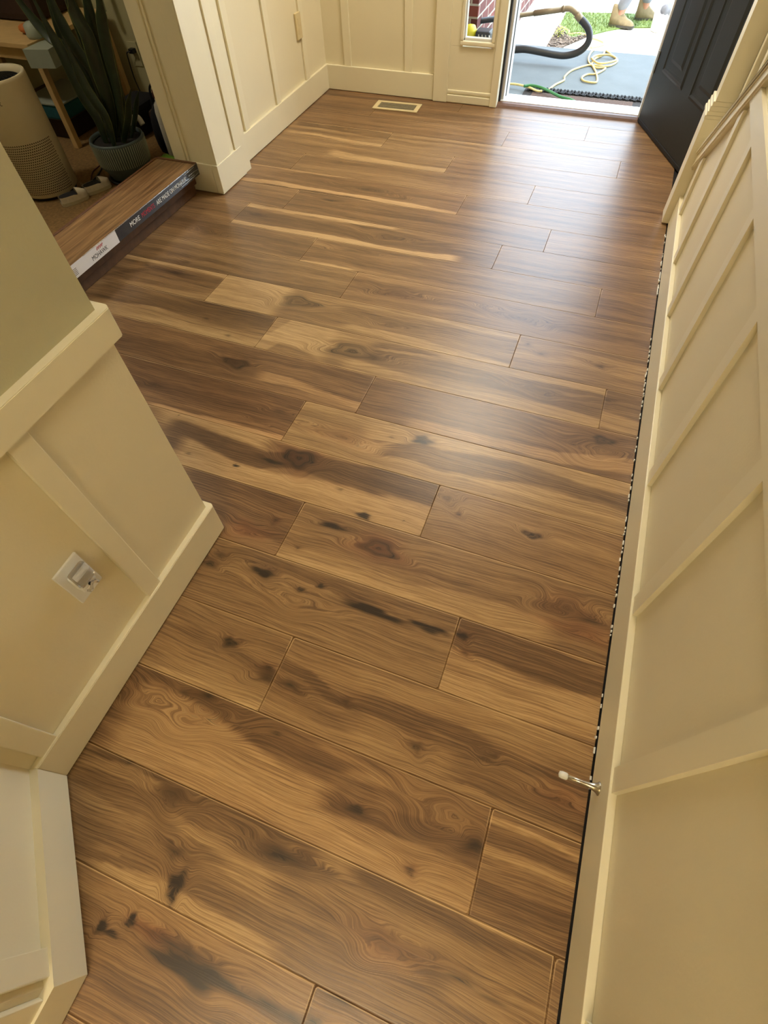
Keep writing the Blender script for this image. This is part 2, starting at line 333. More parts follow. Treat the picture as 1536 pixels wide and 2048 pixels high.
# wood figure: strokes (polyline, half width, tone) and knots, in metres on the floor
STROKES=[
[[[-1.779,3.032],[-1.566,3.035],[-1.347,3.008],[-1.096,3.004],[-0.766,2.986]],0.016,0.8],
[[[-1.427,2.863],[-1.27,2.821],[-1.031,2.825],[-0.762,2.817]],0.03,0.75],
[[[-1.78,2.611],[-1.569,2.613],[-1.324,2.609],[-1.094,2.621],[-0.814,2.669]],0.014,0.8],
[[[-1.747,2.442],[-1.539,2.458],[-1.298,2.448],[-1.025,2.444],[-0.587,2.429]],0.016,0.95],
[[[-1.564,2.217],[-1.371,2.218],[-1.063,2.217],[-0.791,2.225]],0.014,0.95],
[[[-1.555,2.055],[-1.336,2.061],[-1.118,2.054],[-0.912,2.053],[-0.675,2.051],[-0.464,2.071]],0.02,0.98],
[[[-1.154,1.85],[-1.028,1.856],[-0.846,1.852]],0.01,0.98],
[[[-1.633,2.544],[-1.343,2.546],[-1.15,2.53],[-0.885,2.54]],0.035,0.28],
[[[-1.388,2.403],[-1.183,2.395],[-0.913,2.377],[-0.661,2.375]],0.04,0.26],
[[[-1.543,2.765],[-1.249,2.77],[-0.875,2.773]],0.012,0.3],
[[[-1.575,2.154],[-1.336,2.147],[-0.997,2.16],[-0.752,2.162],[-0.515,2.151]],0.035,0.22],
[[[-1.673,1.947],[-1.41,1.954],[-1.14,1.923]],0.04,0.3],
[[[-1.848,3.45],[-1.532,3.457],[-1.106,3.473]],0.04,0.25],
[[[-1.774,3.156],[-1.402,3.142],[-1.14,3.125]],0.03,0.22],
[[[-1.873,1.65],[-1.682,1.652],[-1.506,1.665],[-1.369,1.66]],0.02,0.75],
[[[-1.891,1.483],[-1.696,1.603],[-1.356,1.608]],0.02,0.25],
[[[-1.805,1.469],[-1.523,1.481],[-1.364,1.506]],0.02,0.6],
[[[-1.836,1.365],[-1.594,1.329],[-1.332,1.319],[-1.032,1.295]],0.05,0.75],
[[[-1.84,1.417],[-1.566,1.414],[-1.313,1.422],[-1.027,1.432]],0.05,0.22],
[[[-1.362,1.559],[-1.253,1.609],[-1.115,1.588],[-1.034,1.589]],0.08,0.85],
[[[-1.351,1.485],[-1.186,1.489],[-1.039,1.488]],0.02,0.9],
[[[-1.012,1.301],[-0.951,1.422],[-0.843,1.436],[-0.747,1.39]],0.09,0.88],
[[[-0.822,1.609],[-0.726,1.597],[-0.503,1.588],[-0.298,1.603]],0.02,0.35],
[[[-0.711,1.674],[-0.53,1.669],[-0.311,1.652],[-0.122,1.648]],0.014,0.7],
[[[-0.777,1.504],[-0.601,1.502],[-0.345,1.485],[-0.123,1.475]],0.02,0.85],
[[[-0.626,1.391],[-0.441,1.404],[-0.164,1.392],[0.184,1.391]],0.05,0.3],
[[[-0.69,1.302],[-0.525,1.298],[-0.288,1.294],[0.004,1.298],[0.211,1.291]],0.03,0.85],
[[[-0.104,1.458],[0.044,1.463],[0.21,1.458]],0.022,0.8],
[[[-0.613,1.42],[-0.412,1.438],[-0.18,1.456]],0.01,0.7],
[[[-0.524,1.214],[-0.193,1.22],[0.085,1.235],[0.334,1.246]],0.06,0.3],
[[[-0.378,1.106],[-0.096,1.12],[0.105,1.125],[0.342,1.159]],0.025,0.72],
[[[0.221,1.425],[0.332,1.41]],0.04,0.3],
[[[0.213,1.329],[0.34,1.323]],0.035,0.7],
[[[-0.5,1.021],[-0.311,1.051],[-0.06,1.054],[0.175,1.065],[0.336,1.075]],0.09,0.8],
[[[-0.414,0.973],[-0.296,1.005],[-0.229,0.995],[0.008,1.022],[0.183,1.014],[0.332,1.015]],0.035,0.25],
[[[-0.432,0.852],[-0.209,0.891]],0.07,0.15],
[[[-0.392,0.753],[-0.198,0.764]],0.05,0.88],
[[[-1.461,1.047],[-1.146,1.059],[-0.718,1.059]],0.09,0.22],
[[[-1.294,0.929],[-1.061,0.923],[-0.775,0.923]],0.018,0.6],
[[[-1.362,0.935],[-1.137,0.925],[-0.779,0.93]],0.01,0.4],
[[[-1.238,0.9],[-1.049,0.904],[-0.72,0.895]],0.018,1.0],
[[[-1.181,0.877],[-0.996,0.877],[-0.746,0.865]],0.035,0.85],
[[[-1.12,0.821],[-0.917,0.806],[-0.748,0.807],[-0.64,0.853],[-0.511,0.851],[-0.332,0.845]],0.045,0.15],
[[[-1.04,0.755],[-0.81,0.738],[-0.556,0.744],[-0.296,0.744]],0.05,0.9],
[[[-0.949,0.69],[-0.72,0.694],[-0.549,0.69]],0.06,0.2],
[[[-0.792,0.597],[-0.668,0.599],[-0.551,0.607]],0.09,0.24],
[[[-0.734,0.542],[-0.555,0.534]],0.03,0.5],
[[[-1.189,1.204],[-1.008,1.221],[-0.777,1.214],[-0.542,1.234]],0.05,0.25],
[[[-0.95,1.156],[-0.826,1.162],[-0.559,1.123]],0.02,0.7],
[[[-1.531,1.105],[-1.275,1.106],[-0.974,1.108]],0.02,0.35],
[[[-0.553,0.53],[-0.439,0.535],[-0.281,0.539],[-0.11,0.537]],0.03,0.75],
[[[-0.546,0.643],[-0.382,0.656],[-0.152,0.67]],0.07,0.5],
[[[-0.22,0.531],[-0.062,0.538],[0.063,0.547],[0.208,0.551]],0.035,0.75],
[[[-0.198,0.709],[0.021,0.722],[0.327,0.733]],0.05,0.5],
[[[-0.197,0.851],[-0.012,0.858],[0.33,0.832]],0.07,0.55],
[[[-0.741,0.466],[-0.589,0.502],[-0.426,0.507],[-0.107,0.527]],0.03,0.38],
[[[-0.714,0.375],[-0.468,0.376],[-0.213,0.367],[-0.053,0.359]],0.08,0.5],
[[[-0.017,0.507],[0.071,0.512],[0.215,0.517]],0.05,0.3],
[[[-0.023,0.509],[0.074,0.493],[0.167,0.475],[0.339,0.46]],0.05,0.25],
[[[-0.029,0.371],[0.101,0.382],[0.336,0.395]],0.06,0.75],
[[[-0.692,0.253],[-0.557,0.252],[-0.417,0.226]],0.018,0.25],
[[[-0.699,0.191],[-0.567,0.181],[-0.409,0.166]],0.03,0.6],
[[[-0.698,0.143],[-0.544,0.144],[-0.399,0.148]],0.012,0.85],
[[[-0.408,0.258],[-0.334,0.257],[-0.254,0.236],[-0.017,0.246]],0.016,0.2],
[[[-0.214,0.249],[-0.081,0.255],[0.049,0.253],[0.134,0.244]],0.014,0.22],
[[[-0.201,0.219],[-0.07,0.225],[0.018,0.217],[0.125,0.233],[0.291,0.249]],0.012,0.25],
[[[-0.192,0.197],[-0.058,0.189],[0.065,0.196]],0.03,0.6],
[[[0.036,0.159],[0.153,0.166],[0.304,0.166]],0.008,0.2],
[[[-0.23,0.288],[-0.049,0.292],[0.16,0.31],[0.335,0.315]],0.03,0.6],
[[[-0.743,0.096],[-0.581,0.109],[-0.424,0.1],[-0.252,0.088],[-0.121,0.082]],0.05,0.18],
[[[-0.705,0.023],[-0.524,0.021],[-0.37,0.005],[-0.187,-0.002],[-0.088,-0.0]],0.075,0.8],
[[[-0.187,0.019],[-0.058,0.026],[0.072,0.014],[0.159,-0.016]],0.07,0.72],
[[[-0.199,0.046],[-0.069,0.055],[0.058,0.058],[0.149,0.053]],0.03,0.2],
[[[-0.084,0.096],[0.043,0.105],[0.147,0.106]],0.04,0.45],
[[[-0.723,-0.057],[-0.521,-0.058],[-0.341,-0.048],[-0.073,-0.039]],0.035,0.22],
[[[-0.723,-0.083],[-0.607,-0.075],[-0.507,-0.08]],0.012,0.65],
[[[-0.712,-0.121],[-0.581,-0.111],[-0.401,-0.099],[-0.27,-0.096],[-0.142,-0.1]],0.02,0.35],
[[[-0.693,-0.145],[-0.604,-0.146],[-0.501,-0.143]],0.01,0.6],
[[[-0.485,-0.112],[-0.392,-0.114],[-0.306,-0.109]],0.014,0.65],
[[[0.157,0.117],[0.244,0.121],[0.33,0.114]],0.009,0.8],
[[[0.16,0.07],[0.254,0.072],[0.33,0.071]],0.009,0.7],
[[[0.154,0.094],[0.249,0.098],[0.33,0.091]],0.014,0.3],
[[[0.163,-0.002],[0.232,-0.004],[0.331,-0.007]],0.02,0.25],
[[[0.16,0.024],[0.226,0.025],[0.329,0.029]],0.012,0.45],
[[[-0.048,-0.054],[0.036,-0.049],[0.153,-0.051],[0.243,-0.055],[0.333,-0.057]],0.014,0.9],
[[[-0.149,-0.065],[0.02,-0.071],[0.175,-0.075],[0.335,-0.073]],0.025,0.25],
[[[-0.135,-0.094],[0.031,-0.102],[0.148,-0.112],[0.255,-0.108],[0.325,-0.11]],0.03,0.45],
[[[-0.12,-0.127],[0.043,-0.137],[0.157,-0.143],[0.228,-0.143]],0.02,0.28],
[[[0.123,-0.153],[0.195,-0.153],[0.265,-0.151]],0.02,0.65],
[[[-0.398,-0.187],[-0.267,-0.186],[-0.101,-0.193],[-0.006,-0.203]],0.03,0.3],
[[[-0.595,-0.233],[-0.461,-0.227],[-0.369,-0.231],[-0.238,-0.239],[-0.157,-0.24]],0.03,0.8],
[[[-0.604,-0.223],[-0.516,-0.214],[-0.43,-0.205]],0.012,0.35],
[[[-0.349,-0.135],[-0.253,-0.136],[-0.207,-0.141]],0.015,0.7],
[[[-0.169,-0.046],[-0.066,-0.056]],0.03,0.7],
[[[-0.235,-0.244],[-0.116,-0.244],[-0.004,-0.24]],0.012,0.85],
[[[-0.528,-0.259],[-0.391,-0.264],[-0.227,-0.258],[-0.084,-0.254]],0.02,0.6],
[[[-0.509,-0.33],[-0.381,-0.339],[-0.26,-0.337]],0.03,0.5],
[[[-0.481,-0.36],[-0.362,-0.365],[-0.247,-0.358]],0.02,0.3]]
KNOTS=[
[-1.631,1.937,0.05,0.02,0.3,1.0,0.0],
[-1.048,2.525,0.12,0.03,0.35,1.0,0.0],
[-1.313,2.761,0.02,0.008,0.7,0.0,0.0],
[-1.2,2.373,0.07,0.012,0.7,0.5,0.0],
[-0.803,2.146,0.1,0.03,0.35,1.0,0.0],
[-0.927,1.991,0.08,0.015,0.6,0.6,0.0],
[-1.477,2.144,0.03,0.015,0.5,0.5,0.3],
[-1.633,3.159,0.02,0.01,0.7,0.0,0.0],
[-1.586,1.604,0.06,0.012,0.9,0.2,0.0],
[-1.734,1.617,0.02,0.006,0.8,0.0,0.0],
[-1.579,1.692,0.03,0.012,0.5,0.3,0.0],
[-0.991,1.584,0.075,0.035,0.62,1.3,0.0],
[-0.673,1.377,0.085,0.038,0.68,1.3,0.0],
[-1.292,1.374,0.02,0.01,0.7,0.0,0.0],
[-1.157,1.31,0.02,0.008,0.9,0.0,0.0],
[-1.049,1.183,0.055,0.022,0.75,1.2,0.5],
[-0.657,1.383,0.001,0.001,0.0,0.0,0.0],
[-0.582,1.568,0.07,0.018,0.35,0.8,0.0],
[-0.633,1.76,0.07,0.03,0.4,0.8,0.4],
[-0.08,1.618,0.012,0.012,0.8,0.2,0.0],
[-0.026,1.58,0.018,0.012,0.7,0.3,0.0],
[0.18,1.581,0.03,0.013,0.75,0.5,0.0],
[0.228,1.422,0.02,0.01,0.6,0.5,0.0],
[0.237,1.238,0.035,0.016,0.85,1.2,0.3],
[-0.298,1.053,0.032,0.018,0.95,0.4,0.0],
[-0.396,1.033,0.012,0.005,0.9,0.0,0.0],
[-0.415,1.085,0.025,0.005,0.7,0.0,0.0],
[-0.13,1.759,0.1,0.03,0.25,1.0,0.0],
[0.006,1.394,0.08,0.02,0.35,0.8,0.0],
[0.243,1.193,0.1,0.04,0.2,1.2,0.0],
[-1.267,0.992,0.03,0.012,0.5,0.5,0.4],
[-0.789,1.016,0.035,0.014,0.6,0.5,0.3],
[-0.84,0.953,0.03,0.01,0.4,0.4,0.4],
[-0.547,0.98,0.1,0.022,0.45,1.2,0.3],
[-0.639,0.857,0.055,0.035,0.75,1.3,0.7],
[-0.71,0.817,0.04,0.007,1.0,0.2,0.0],
[-0.812,0.765,0.012,0.006,1.0,0.0,0.0],
[-0.979,0.759,0.015,0.006,0.8,0.0,0.0],
[-1.103,0.89,0.006,0.005,0.9,0.0,0.0],
[-0.37,0.725,0.022,0.01,1.0,0.2,0.0],
[-0.471,0.789,0.02,0.006,0.9,0.0,0.0],
[-0.602,0.626,0.012,0.01,0.9,0.4,0.6],
[-0.664,0.57,0.05,0.02,0.2,0.6,0.8],
[-0.438,0.663,0.04,0.01,0.95,0.5,0.0],
[-0.29,0.638,0.05,0.026,0.75,1.4,0.9],
[-0.114,0.82,0.012,0.01,0.8,0.6,0.3],
[-0.162,0.863,0.03,0.018,0.5,1.0,0.0],
[0.096,0.822,0.028,0.01,0.9,1.0,0.0],
[0.34,0.814,0.03,0.02,0.8,1.0,0.0],
[0.283,0.621,0.04,0.008,0.8,0.4,0.4],
[0.223,0.638,0.05,0.03,0.35,1.3,0.4],
[0.269,0.589,0.06,0.02,0.4,0.6,0.7],
[-0.006,0.475,0.016,0.01,0.95,0.6,0.4],
[-0.092,0.467,0.05,0.009,1.0,0.3,0.0],
[-0.04,0.464,0.04,0.004,0.9,0.0,0.0],
[-0.033,0.92,0.012,0.004,0.8,0.0,0.0],
[-0.256,0.747,0.006,0.004,0.9,0.0,0.0],
[-0.708,0.44,0.024,0.014,0.85,0.8,0.0],
[-0.694,0.471,0.02,0.01,0.7,0.8,0.0],
[-0.558,0.465,0.035,0.012,0.95,0.8,0.0],
[-0.44,0.453,0.012,0.006,0.95,0.2,0.0],
[-0.418,0.451,0.014,0.005,0.8,0.0,0.0],
[-0.394,0.481,0.009,0.008,1.0,0.2,0.0],
[-0.25,0.462,0.06,0.013,1.0,0.3,0.0],
[-0.299,0.469,0.05,0.006,0.8,0.2,0.0],
[-0.194,0.459,0.05,0.006,0.95,0.1,0.0],
[-0.44,0.424,0.08,0.02,0.1,1.0,0.0],
[-0.543,0.263,0.02,0.012,0.95,0.9,0.0],
[-0.413,0.219,0.04,0.02,0.65,0.5,0.0],
[-0.423,0.239,0.018,0.008,0.8,0.3,0.3],
[-0.356,0.221,0.03,0.012,0.8,0.6,0.0],
[-0.217,0.232,0.012,0.008,0.6,0.3,0.3],
[-0.503,0.566,0.014,0.006,0.8,0.2,0.0],
[-0.523,0.099,0.07,0.032,0.2,1.4,0.0],
[-0.631,0.082,0.05,0.022,0.15,1.0,0.0],
[-0.583,0.117,0.02,0.008,0.85,0.3,0.0],
[-0.526,0.134,0.02,0.012,0.85,0.3,0.0],
[-0.339,0.114,0.02,0.005,0.85,0.0,0.0],
[-0.493,-0.071,0.045,0.022,0.6,0.8,0.0],
[-0.617,-0.051,0.014,0.007,0.9,0.2,0.0],
[-0.224,-0.087,0.06,0.014,0.8,0.4,0.0],
[-0.118,0.035,0.03,0.01,0.8,0.2,0.0],
[-0.253,-0.096,0.03,0.01,0.5,0.4,0.0],
[0.011,0.436,0.016,0.008,0.8,0.3,0.4],
[-0.033,0.197,0.022,0.014,0.85,0.6,0.0],
[0.116,0.227,0.02,0.01,0.3,0.6,0.0],
[0.085,0.098,0.08,0.03,0.15,1.2,0.0],
[0.137,0.065,0.03,0.02,0.8,0.7,0.0],
[0.29,0.209,0.04,0.02,0.2,0.5,0.5],
[-0.111,0.04,0.016,0.007,0.95,0.1,0.0],
[0.026,-0.02,0.016,0.01,0.85,0.3,0.4],
[-0.01,0.025,0.05,0.004,0.8,0.0,0.0],
[0.02,-0.147,0.05,0.018,0.3,0.9,0.5],
[0.17,-0.138,0.05,0.012,0.6,0.3,0.0],
[0.222,-0.148,0.04,0.006,0.7,0.0,0.0],
[-0.026,-0.242,0.03,0.007,0.8,0.1,0.0],
[-0.396,-0.206,0.016,0.028,0.95,0.5,0.0],
[-0.43,-0.158,0.03,0.012,0.8,0.3,0.0],
[-0.223,-0.086,0.05,0.012,0.75,0.3,0.0],
[-0.494,-0.309,0.009,0.012,1.0,0.2,0.0],
[-0.446,-0.281,0.008,0.011,1.0,0.2,0.0],
[-0.47,-0.312,0.016,0.005,0.95,0.1,0.0],
[-0.337,-0.306,0.05,0.01,1.0,0.2,0.0],
[-0.29,-0.302,0.06,0.018,1.0,0.3,0.0],
[-0.352,-0.282,0.05,0.006,0.8,0.2,0.0],
[-0.318,-0.284,0.03,0.012,0.9,0.3,0.0],
[-0.236,-0.298,0.05,0.006,1.0,0.1,0.0],
[-0.143,-0.296,0.06,0.01,0.85,0.2,0.0],
[-0.099,-0.295,0.04,0.01,0.85,0.1,0.0],
[-0.4,-0.282,0.03,0.008,0.5,0.4,0.8],
[-0.062,-0.285,0.018,0.012,0.9,0.6,0.0]]
CORD_YELLOW=[[-0.496,4.409,-0.112],[-0.468,4.515,-0.112],[-0.428,4.605,-0.112],[-0.433,4.684,-0.112],[-0.405,4.81,-0.112],[-0.338,4.913,-0.112],[-0.286,4.951,-0.112],[-0.179,4.955,-0.112],[-0.126,5.056,-0.112],[-0.138,5.129,-0.112],[-0.218,5.265,-0.112],[-0.234,5.288,-0.112],[-0.241,5.179,-0.112],[-0.28,5.091,-0.112],[-0.291,4.987,-0.112],[-0.273,4.918,-0.112],[-0.237,4.807,-0.112],[-0.209,4.653,-0.112],[-0.231,4.614,-0.112],[-0.296,4.63,-0.112],[-0.317,4.692,-0.112],[-0.291,4.758,-0.112],[-0.238,4.783,-0.112],[-0.197,4.866,-0.112],[-0.191,4.92,-0.112],[-0.255,4.91,-0.112],[-0.307,4.983,-0.112],[-0.329,5.079,-0.112],[-0.33,5.209,-0.112],[-0.316,5.293,-0.112]]
CORD_LOOP=[[-0.306,5.039,-0.1],[-0.286,5.108,-0.1],[-0.24,5.138,-0.1],[-0.19,5.146,-0.1],[-0.139,5.095,-0.1],[-0.137,5.045,-0.1],[-0.187,4.982,-0.1],[-0.241,4.955,-0.1],[-0.279,4.995,-0.1],[-0.299,5.035,-0.1]]
CORD_LEFT=[[-0.814,4.38,-0.095],[-0.778,4.383,-0.095],[-0.711,4.39,-0.095],[-0.625,4.359,-0.095],[-0.56,4.313,-0.095],[-0.526,4.316,-0.095]]
CORD_GREEN=[[-0.654,4.339,-0.085],[-0.613,4.365,-0.085],[-0.546,4.347,-0.085],[-0.483,4.3,-0.085],[-0.393,4.222,-0.085],[-0.311,4.184,-0.085]]
CORD_FAR=[[-0.386,5.915,-0.26],[-0.334,5.962,-0.26],[-0.291,6.044,-0.26],[-0.355,6.122,-0.26],[-0.41,6.157,-0.26],[-0.469,6.223,-0.26],[-0.535,6.257,-0.26],[-0.621,6.219,-0.26],[-0.63,6.301,-0.26],[-0.727,6.415,-0.26]]
HOSE=[[-0.943,4.9,-0.057],[-0.87,4.9,-0.052],[-0.773,4.9,-0.043],[-0.67,4.9,-0.049],[-0.558,4.9,-0.058],[-0.475,4.9,-0.057],[-0.399,4.9,-0.035],[-0.354,4.9,0.003],[-0.343,4.9,0.047],[-0.363,4.9,0.089],[-0.404,4.9,0.122],[-0.428,4.9,0.136]]
HOSE_END=[[-0.428,4.9,0.136],[-0.463,4.9,0.162],[-0.5,4.9,0.182],[-0.52,4.9,0.186],[-0.547,4.9,0.183],[-0.562,4.9,0.18]]
WAND=[[-0.562,4.9,0.18],[-0.654,4.9,0.166],[-0.755,4.9,0.149],[-0.87,4.9,0.131]]
LEAF0=[[-2.426,2.34,0.109],[-2.376,2.34,0.291],[-2.389,2.34,0.39],[-2.426,2.34,0.489],[-2.51,2.34,0.538],[-2.592,2.34,0.646]]
LEAF1=[[-2.364,2.3,0.131],[-2.317,2.3,0.309],[-2.305,2.3,0.427],[-2.347,2.3,0.515],[-2.364,2.3,0.583],[-2.369,2.3,0.671]]
LEAF2=[[-2.3,2.26,0.157],[-2.239,2.26,0.328],[-2.223,2.26,0.462],[-2.208,2.26,0.568],[-2.226,2.26,0.642],[-2.22,2.26,0.697]]
LEAF3=[[-2.338,2.32,0.136],[-2.285,2.32,0.285],[-2.263,2.32,0.425],[-2.232,2.32,0.552],[-2.198,2.32,0.668]]
LEAF4=[[-2.252,2.27,0.167],[-2.176,2.27,0.37],[-2.149,2.27,0.497],[-2.119,2.27,0.603],[-2.092,2.27,0.668]]
LEAF5=[[-2.328,2.38,0.129],[-2.292,2.38,0.265],[-2.265,2.38,0.389],[-2.229,2.38,0.503],[-2.2,2.38,0.591]]
LEAF6=[[-2.183,2.25,0.2],[-2.147,2.25,0.279],[-2.11,2.25,0.343],[-2.066,2.25,0.4]]
LEAF7=[[-2.27,2.22,0.179],[-2.249,2.22,0.279],[-2.274,2.22,0.345],[-2.295,2.22,0.405],[-2.301,2.22,0.486]]
LEAF8=[[-2.25,2.33,0.159],[-2.185,2.33,0.249],[-2.139,2.33,0.315],[-2.101,2.33,0.366]]
LEAF9=[[-2.482,2.4,0.091],[-2.472,2.4,0.198],[-2.484,2.4,0.305],[-2.496,2.4,0.44],[-2.49,2.4,0.571]]
LEAF10=[[-2.355,2.36,0.124],[-2.338,2.36,0.288],[-2.322,2.36,0.447],[-2.321,2.36,0.568],[-2.329,2.36,0.667]]
LEAF11=[[-2.333,2.24,0.161],[-2.326,2.24,0.265],[-2.355,2.24,0.364],[-2.367,2.24,0.504],[-2.383,2.24,0.579]]
WIRE_FLOOR=[[-2.439,2.134,0.004],[-2.529,2.261,0.004],[-2.546,2.346,0.004],[-2.588,2.427,0.004]]
WIRE_SHOE=[[-2.441,2.062,0.004],[-2.418,2.14,0.004],[-2.39,2.205,0.004],[-2.381,2.265,0.004]]
PLUGWIRE=[[-2.539,2.9,0.302],[-2.562,2.9,0.305],[-2.582,2.9,0.286],[-2.608,2.9,0.238],[-2.652,2.9,0.164],[-2.675,2.9,0.114],[-2.709,2.9,0.035],[-2.736,2.9,-0.01]]
SHOE1=[[-2.433,1.942,0.0],[-2.41,2.027,0.0]]
SHOE2=[[-2.399,2.084,0.0],[-2.37,2.164,0.0]]
# ------------------------------------------------------------------ the floor: boards 0.19 m wide laid across the hall
Y0, PW, PL = 3.7518, 0.19, 1.245
JX = {2: -.140, 3: -.549, 4: .074, 5: -.755, 6: -.29, 7: -.583, 8: -.143, 9: -.321, 10: .126, 11: -.844, 12: -.117, 13: .215,
      14: -.545, 15: -.725, 16: -.195, 17: -.55, 18: -.025, 19: -.40, 20: .152, 21: -.93, 22: -.078, 23: -.6, 24: -.35, 25: -.6, 26: -.1, 27: .2, 28: -.5, 29: 0}
JL = {10: -1.118, 12: -1.360, 13: -1.027}
XMIN, XMAX = -1.935, .333
# board tints: row -> list of (tone, red) for successive boards from the left
TINT = {1: [(.34, .25)], 2: [(.34, .2), (.42, .1)], 3: [(.36, .2), (.4, .2)], 4: [(.5, .05), (.36, .25)], 5: [(.45, .05), (.4, .15)], 6: [(.42, .1), (.4, .2)],
        7: [(.36, .2), (.4, .15)], 8: [(.4, .15), (.4, .2)], 9: [(.38, .1), (.42, .15)], 10: [(.38, .05), (.42, .1), (.38, .2)], 11: [(.4, .0), (.42, .15)],
        12: [(.42, .05), (.55, .0), (.5, .05)], 13: [(.42, 0), (.62, 0), (.42, .05)], 14: [(.35, .25), (.38, .25)], 15: [(.34, .35), (.62, 0)],
        16: [(.55, .1), (.5, .1)], 17: [(.32, .2), (.52, .05)], 18: [(.48, 0), (.42, .1)], 19: [(.46, -.0), (.46, .05)], 20: [(.38, .15), (.4, .1)],
        21: [(.46, 0), (.44, .05)], 22: [(.48, .1), (.36, .15)], 23: [(.42, .1), (.4, .1)]}
rng = np.random.RandomState(3)
def wob(x, k, amp):
    r = np.random.RandomState(k); o = np.zeros_like(x)
    for f in (1.1, 2.7, 5.9, 13.0): o += np.sin(x*f*2*PI*.7+r.rand()*6.28)*amp/(f**.8)
    return o
def smooth(t): t = np.clip(t, 0, 1); return t*t*(3-2*t)
allv, allf, A = [], [], {k: [] for k in ('tone', 'dark', 'red', 'edge', 'seam_glint', 'g')}
base = 0; pid = 0
strokes_by = {}
for si, (pts, hw, tn) in enumerate(STROKES):
    p = np.array(pts); mid = p[len(p)//2]; my = np.interp(p[:, 0].mean(), p[np.argsort(p[:, 0]), 0], p[np.argsort(p[:, 0]), 1])
    row = int(math.floor((Y0-my)/PW))+1
    strokes_by.setdefault(row, []).append((si, p, hw, tn, p[:, 0].mean()))
knots_by = {}
for ki, k in enumerate(KNOTS):
    knots_by.setdefault(int(math.floor((Y0-k[1])/PW))+1, []).append((ki, k))
for row in range(1, 30):
    yt = Y0-(row-1)*PW; yb = yt-PW
    if row == 1: yt_c = 3.712
    else: yt_c = yt
    j = JX.get(row, 0 if row > 1 else -.9)
    cuts = [j+i*PL for i in range(-3, 4)]
    if row in JL: cuts = [JL[row]-PL, JL[row], JX[row], JX[row]+PL]
    if row == 11: cuts = [-.844-PL, -.844, .401]
    if row == 1: cuts = [-.9]
    xs = [XMIN]+sorted(c for c in cuts if XMIN+.01 < c < XMAX-.01)+[XMAX]
    tl = TINT.get(row, [(.42, .1)])
    nb = len(xs)-1
    for bi in range(nb):
        x0, x1 = xs[bi], xs[bi+1]; pid += 1
        # tints are listed for the boards in view, the last being the rightmost
        ti = tl[max(0, min(len(tl)-1, bi-(nb-len(tl))))]
        nx = max(2, int((x1-x0)/.006)+1); ny = 38
        X, Y = np.meshgrid(np.linspace(x0, x1, nx), np.linspace(yb, yt_c, ny+1), indexing='ij')
        X = X.ravel(); Y = Y.ravel()
        tone = np.full(X.shape, ti[0]); red = np.full(X.shape, ti[1]); dark = np.zeros_like(X)
        v = Y-yb
        vw = v+wob(X*.8, pid*7, .006)+wob(X*.5+v*.9, pid*7+1, .006)
        # broad heart-wood / sap-wood drift inside a board
        ph = pid*1.7
        tone += .07*np.sin((vw/PW)*2*PI*(.8+.5*math.sin(ph))+ph) + .05*np.sin(vw*110+ph*3)
        for si, p, hw, tn, mx in strokes_by.get(row, []):
            if not (x0-.02 <= mx <= x1+.02): continue
            q_ = p[np.argsort(p[:, 0])]; my_ = q_[:, 1].mean()
            yc = np.interp(X, q_[:, 0], q_[:, 1])+wob(X, si+500, .0035)+wob(X*6+np.sign(Y-my_)*3, si+900, .0012)
            hwv = hw*(1+.25*np.sin(X*9+si))
            a = smooth((1.15-np.abs(Y-yc)/hwv)/.3)
            e0 = q_[0, 0] if q_[0, 0]-x0 > .09 else x0-.3
            e1 = q_[-1, 0] if x1-q_[-1, 0] > .09 else x1+.3
            a = a*smooth((X-e0)/.07+.3)*smooth((e1-X)/.07+.3)
            tone = tone*(1-a*.88)+tn*a*.88
        g = vw.copy()
        for ki, (kx, ky, ru, rv, dk, rg, rd) in knots_by.get(row, []):
            if not (x0 <= kx <= x1): continue
            dx, dy = X-kx, Y-ky
            ang = np.arctan2(dy/rv, dx/ru)
            d = np.sqrt((dx/ru)**2+(dy/rv)**2)*(1+.16*np.sin(3*ang+ki)+.10*np.sin(5*ang+ki*2))
            if rg > 0:
                wgt = np.exp(-(d/1.6)**4)*min(rg, 1)
                side = np.sign(dy)
                g = g+side*rv*.55*np.exp(-((dx/(ru*2.2))**2))*np.exp(-np.abs(dy)/(rv*2.5))
                g = g*(1-wgt)+(ky-yb+.02+(d-.3)*rv*.9)*wgt
                tone = tone-(.22*dk)*np.exp(-(d/1.35)**2)
            core = smooth(1.45-d) if dk > .9 else np.exp(-(d/.75)**2)
            if dk > .55 and rg > .9:      # ringed knots: dark rim, paler eye
                core = np.exp(-((d-.75)/.32)**2)*.85+np.exp(-(d/.28)**2)*.8+.35*np.exp(-(d/1.1)**2)
            dark = np.maximum(dark, core*dk*(.85 if dk > .9 else .75))
            if rd: red = np.maximum(red, rd*np.exp(-(d/1.6)**2))
        ex = np.minimum(X-x0, x1-X)
        if bi == 0: ex = x1-X
        if bi == nb-1: ex = X-x0
        if nb == 1: ex = np.full(X.shape, 1.)
        ed = np.minimum(ex, np.minimum(Y-yb, yt-Y))
        i, jj = np.meshgrid(np.arange(nx-1), np.arange(ny), indexing='ij'); i = i.ravel(); jj = jj.ravel()
        a0 = base+i*(ny+1)+jj
        allf.append(np.stack([a0, a0+ny+1, a0+ny+2, a0+1], 1))
        allv.append(np.stack([X, Y, np.zeros_like(X)], 1)); base += len(X)
        A['tone'].append(tone); A['seam_glint'].append(np.where((yt-Y) < .04, 1., .25)*(.75+.25*np.sin(X*5+pid))); A['dark'].append(dark); A['red'].append(np.clip(red, 0, 1)); A['edge'].append(ed)
        A['g'].append(np.stack([X+pid*3.17, g, np.full(X.shape, pid*1.93)], 1))
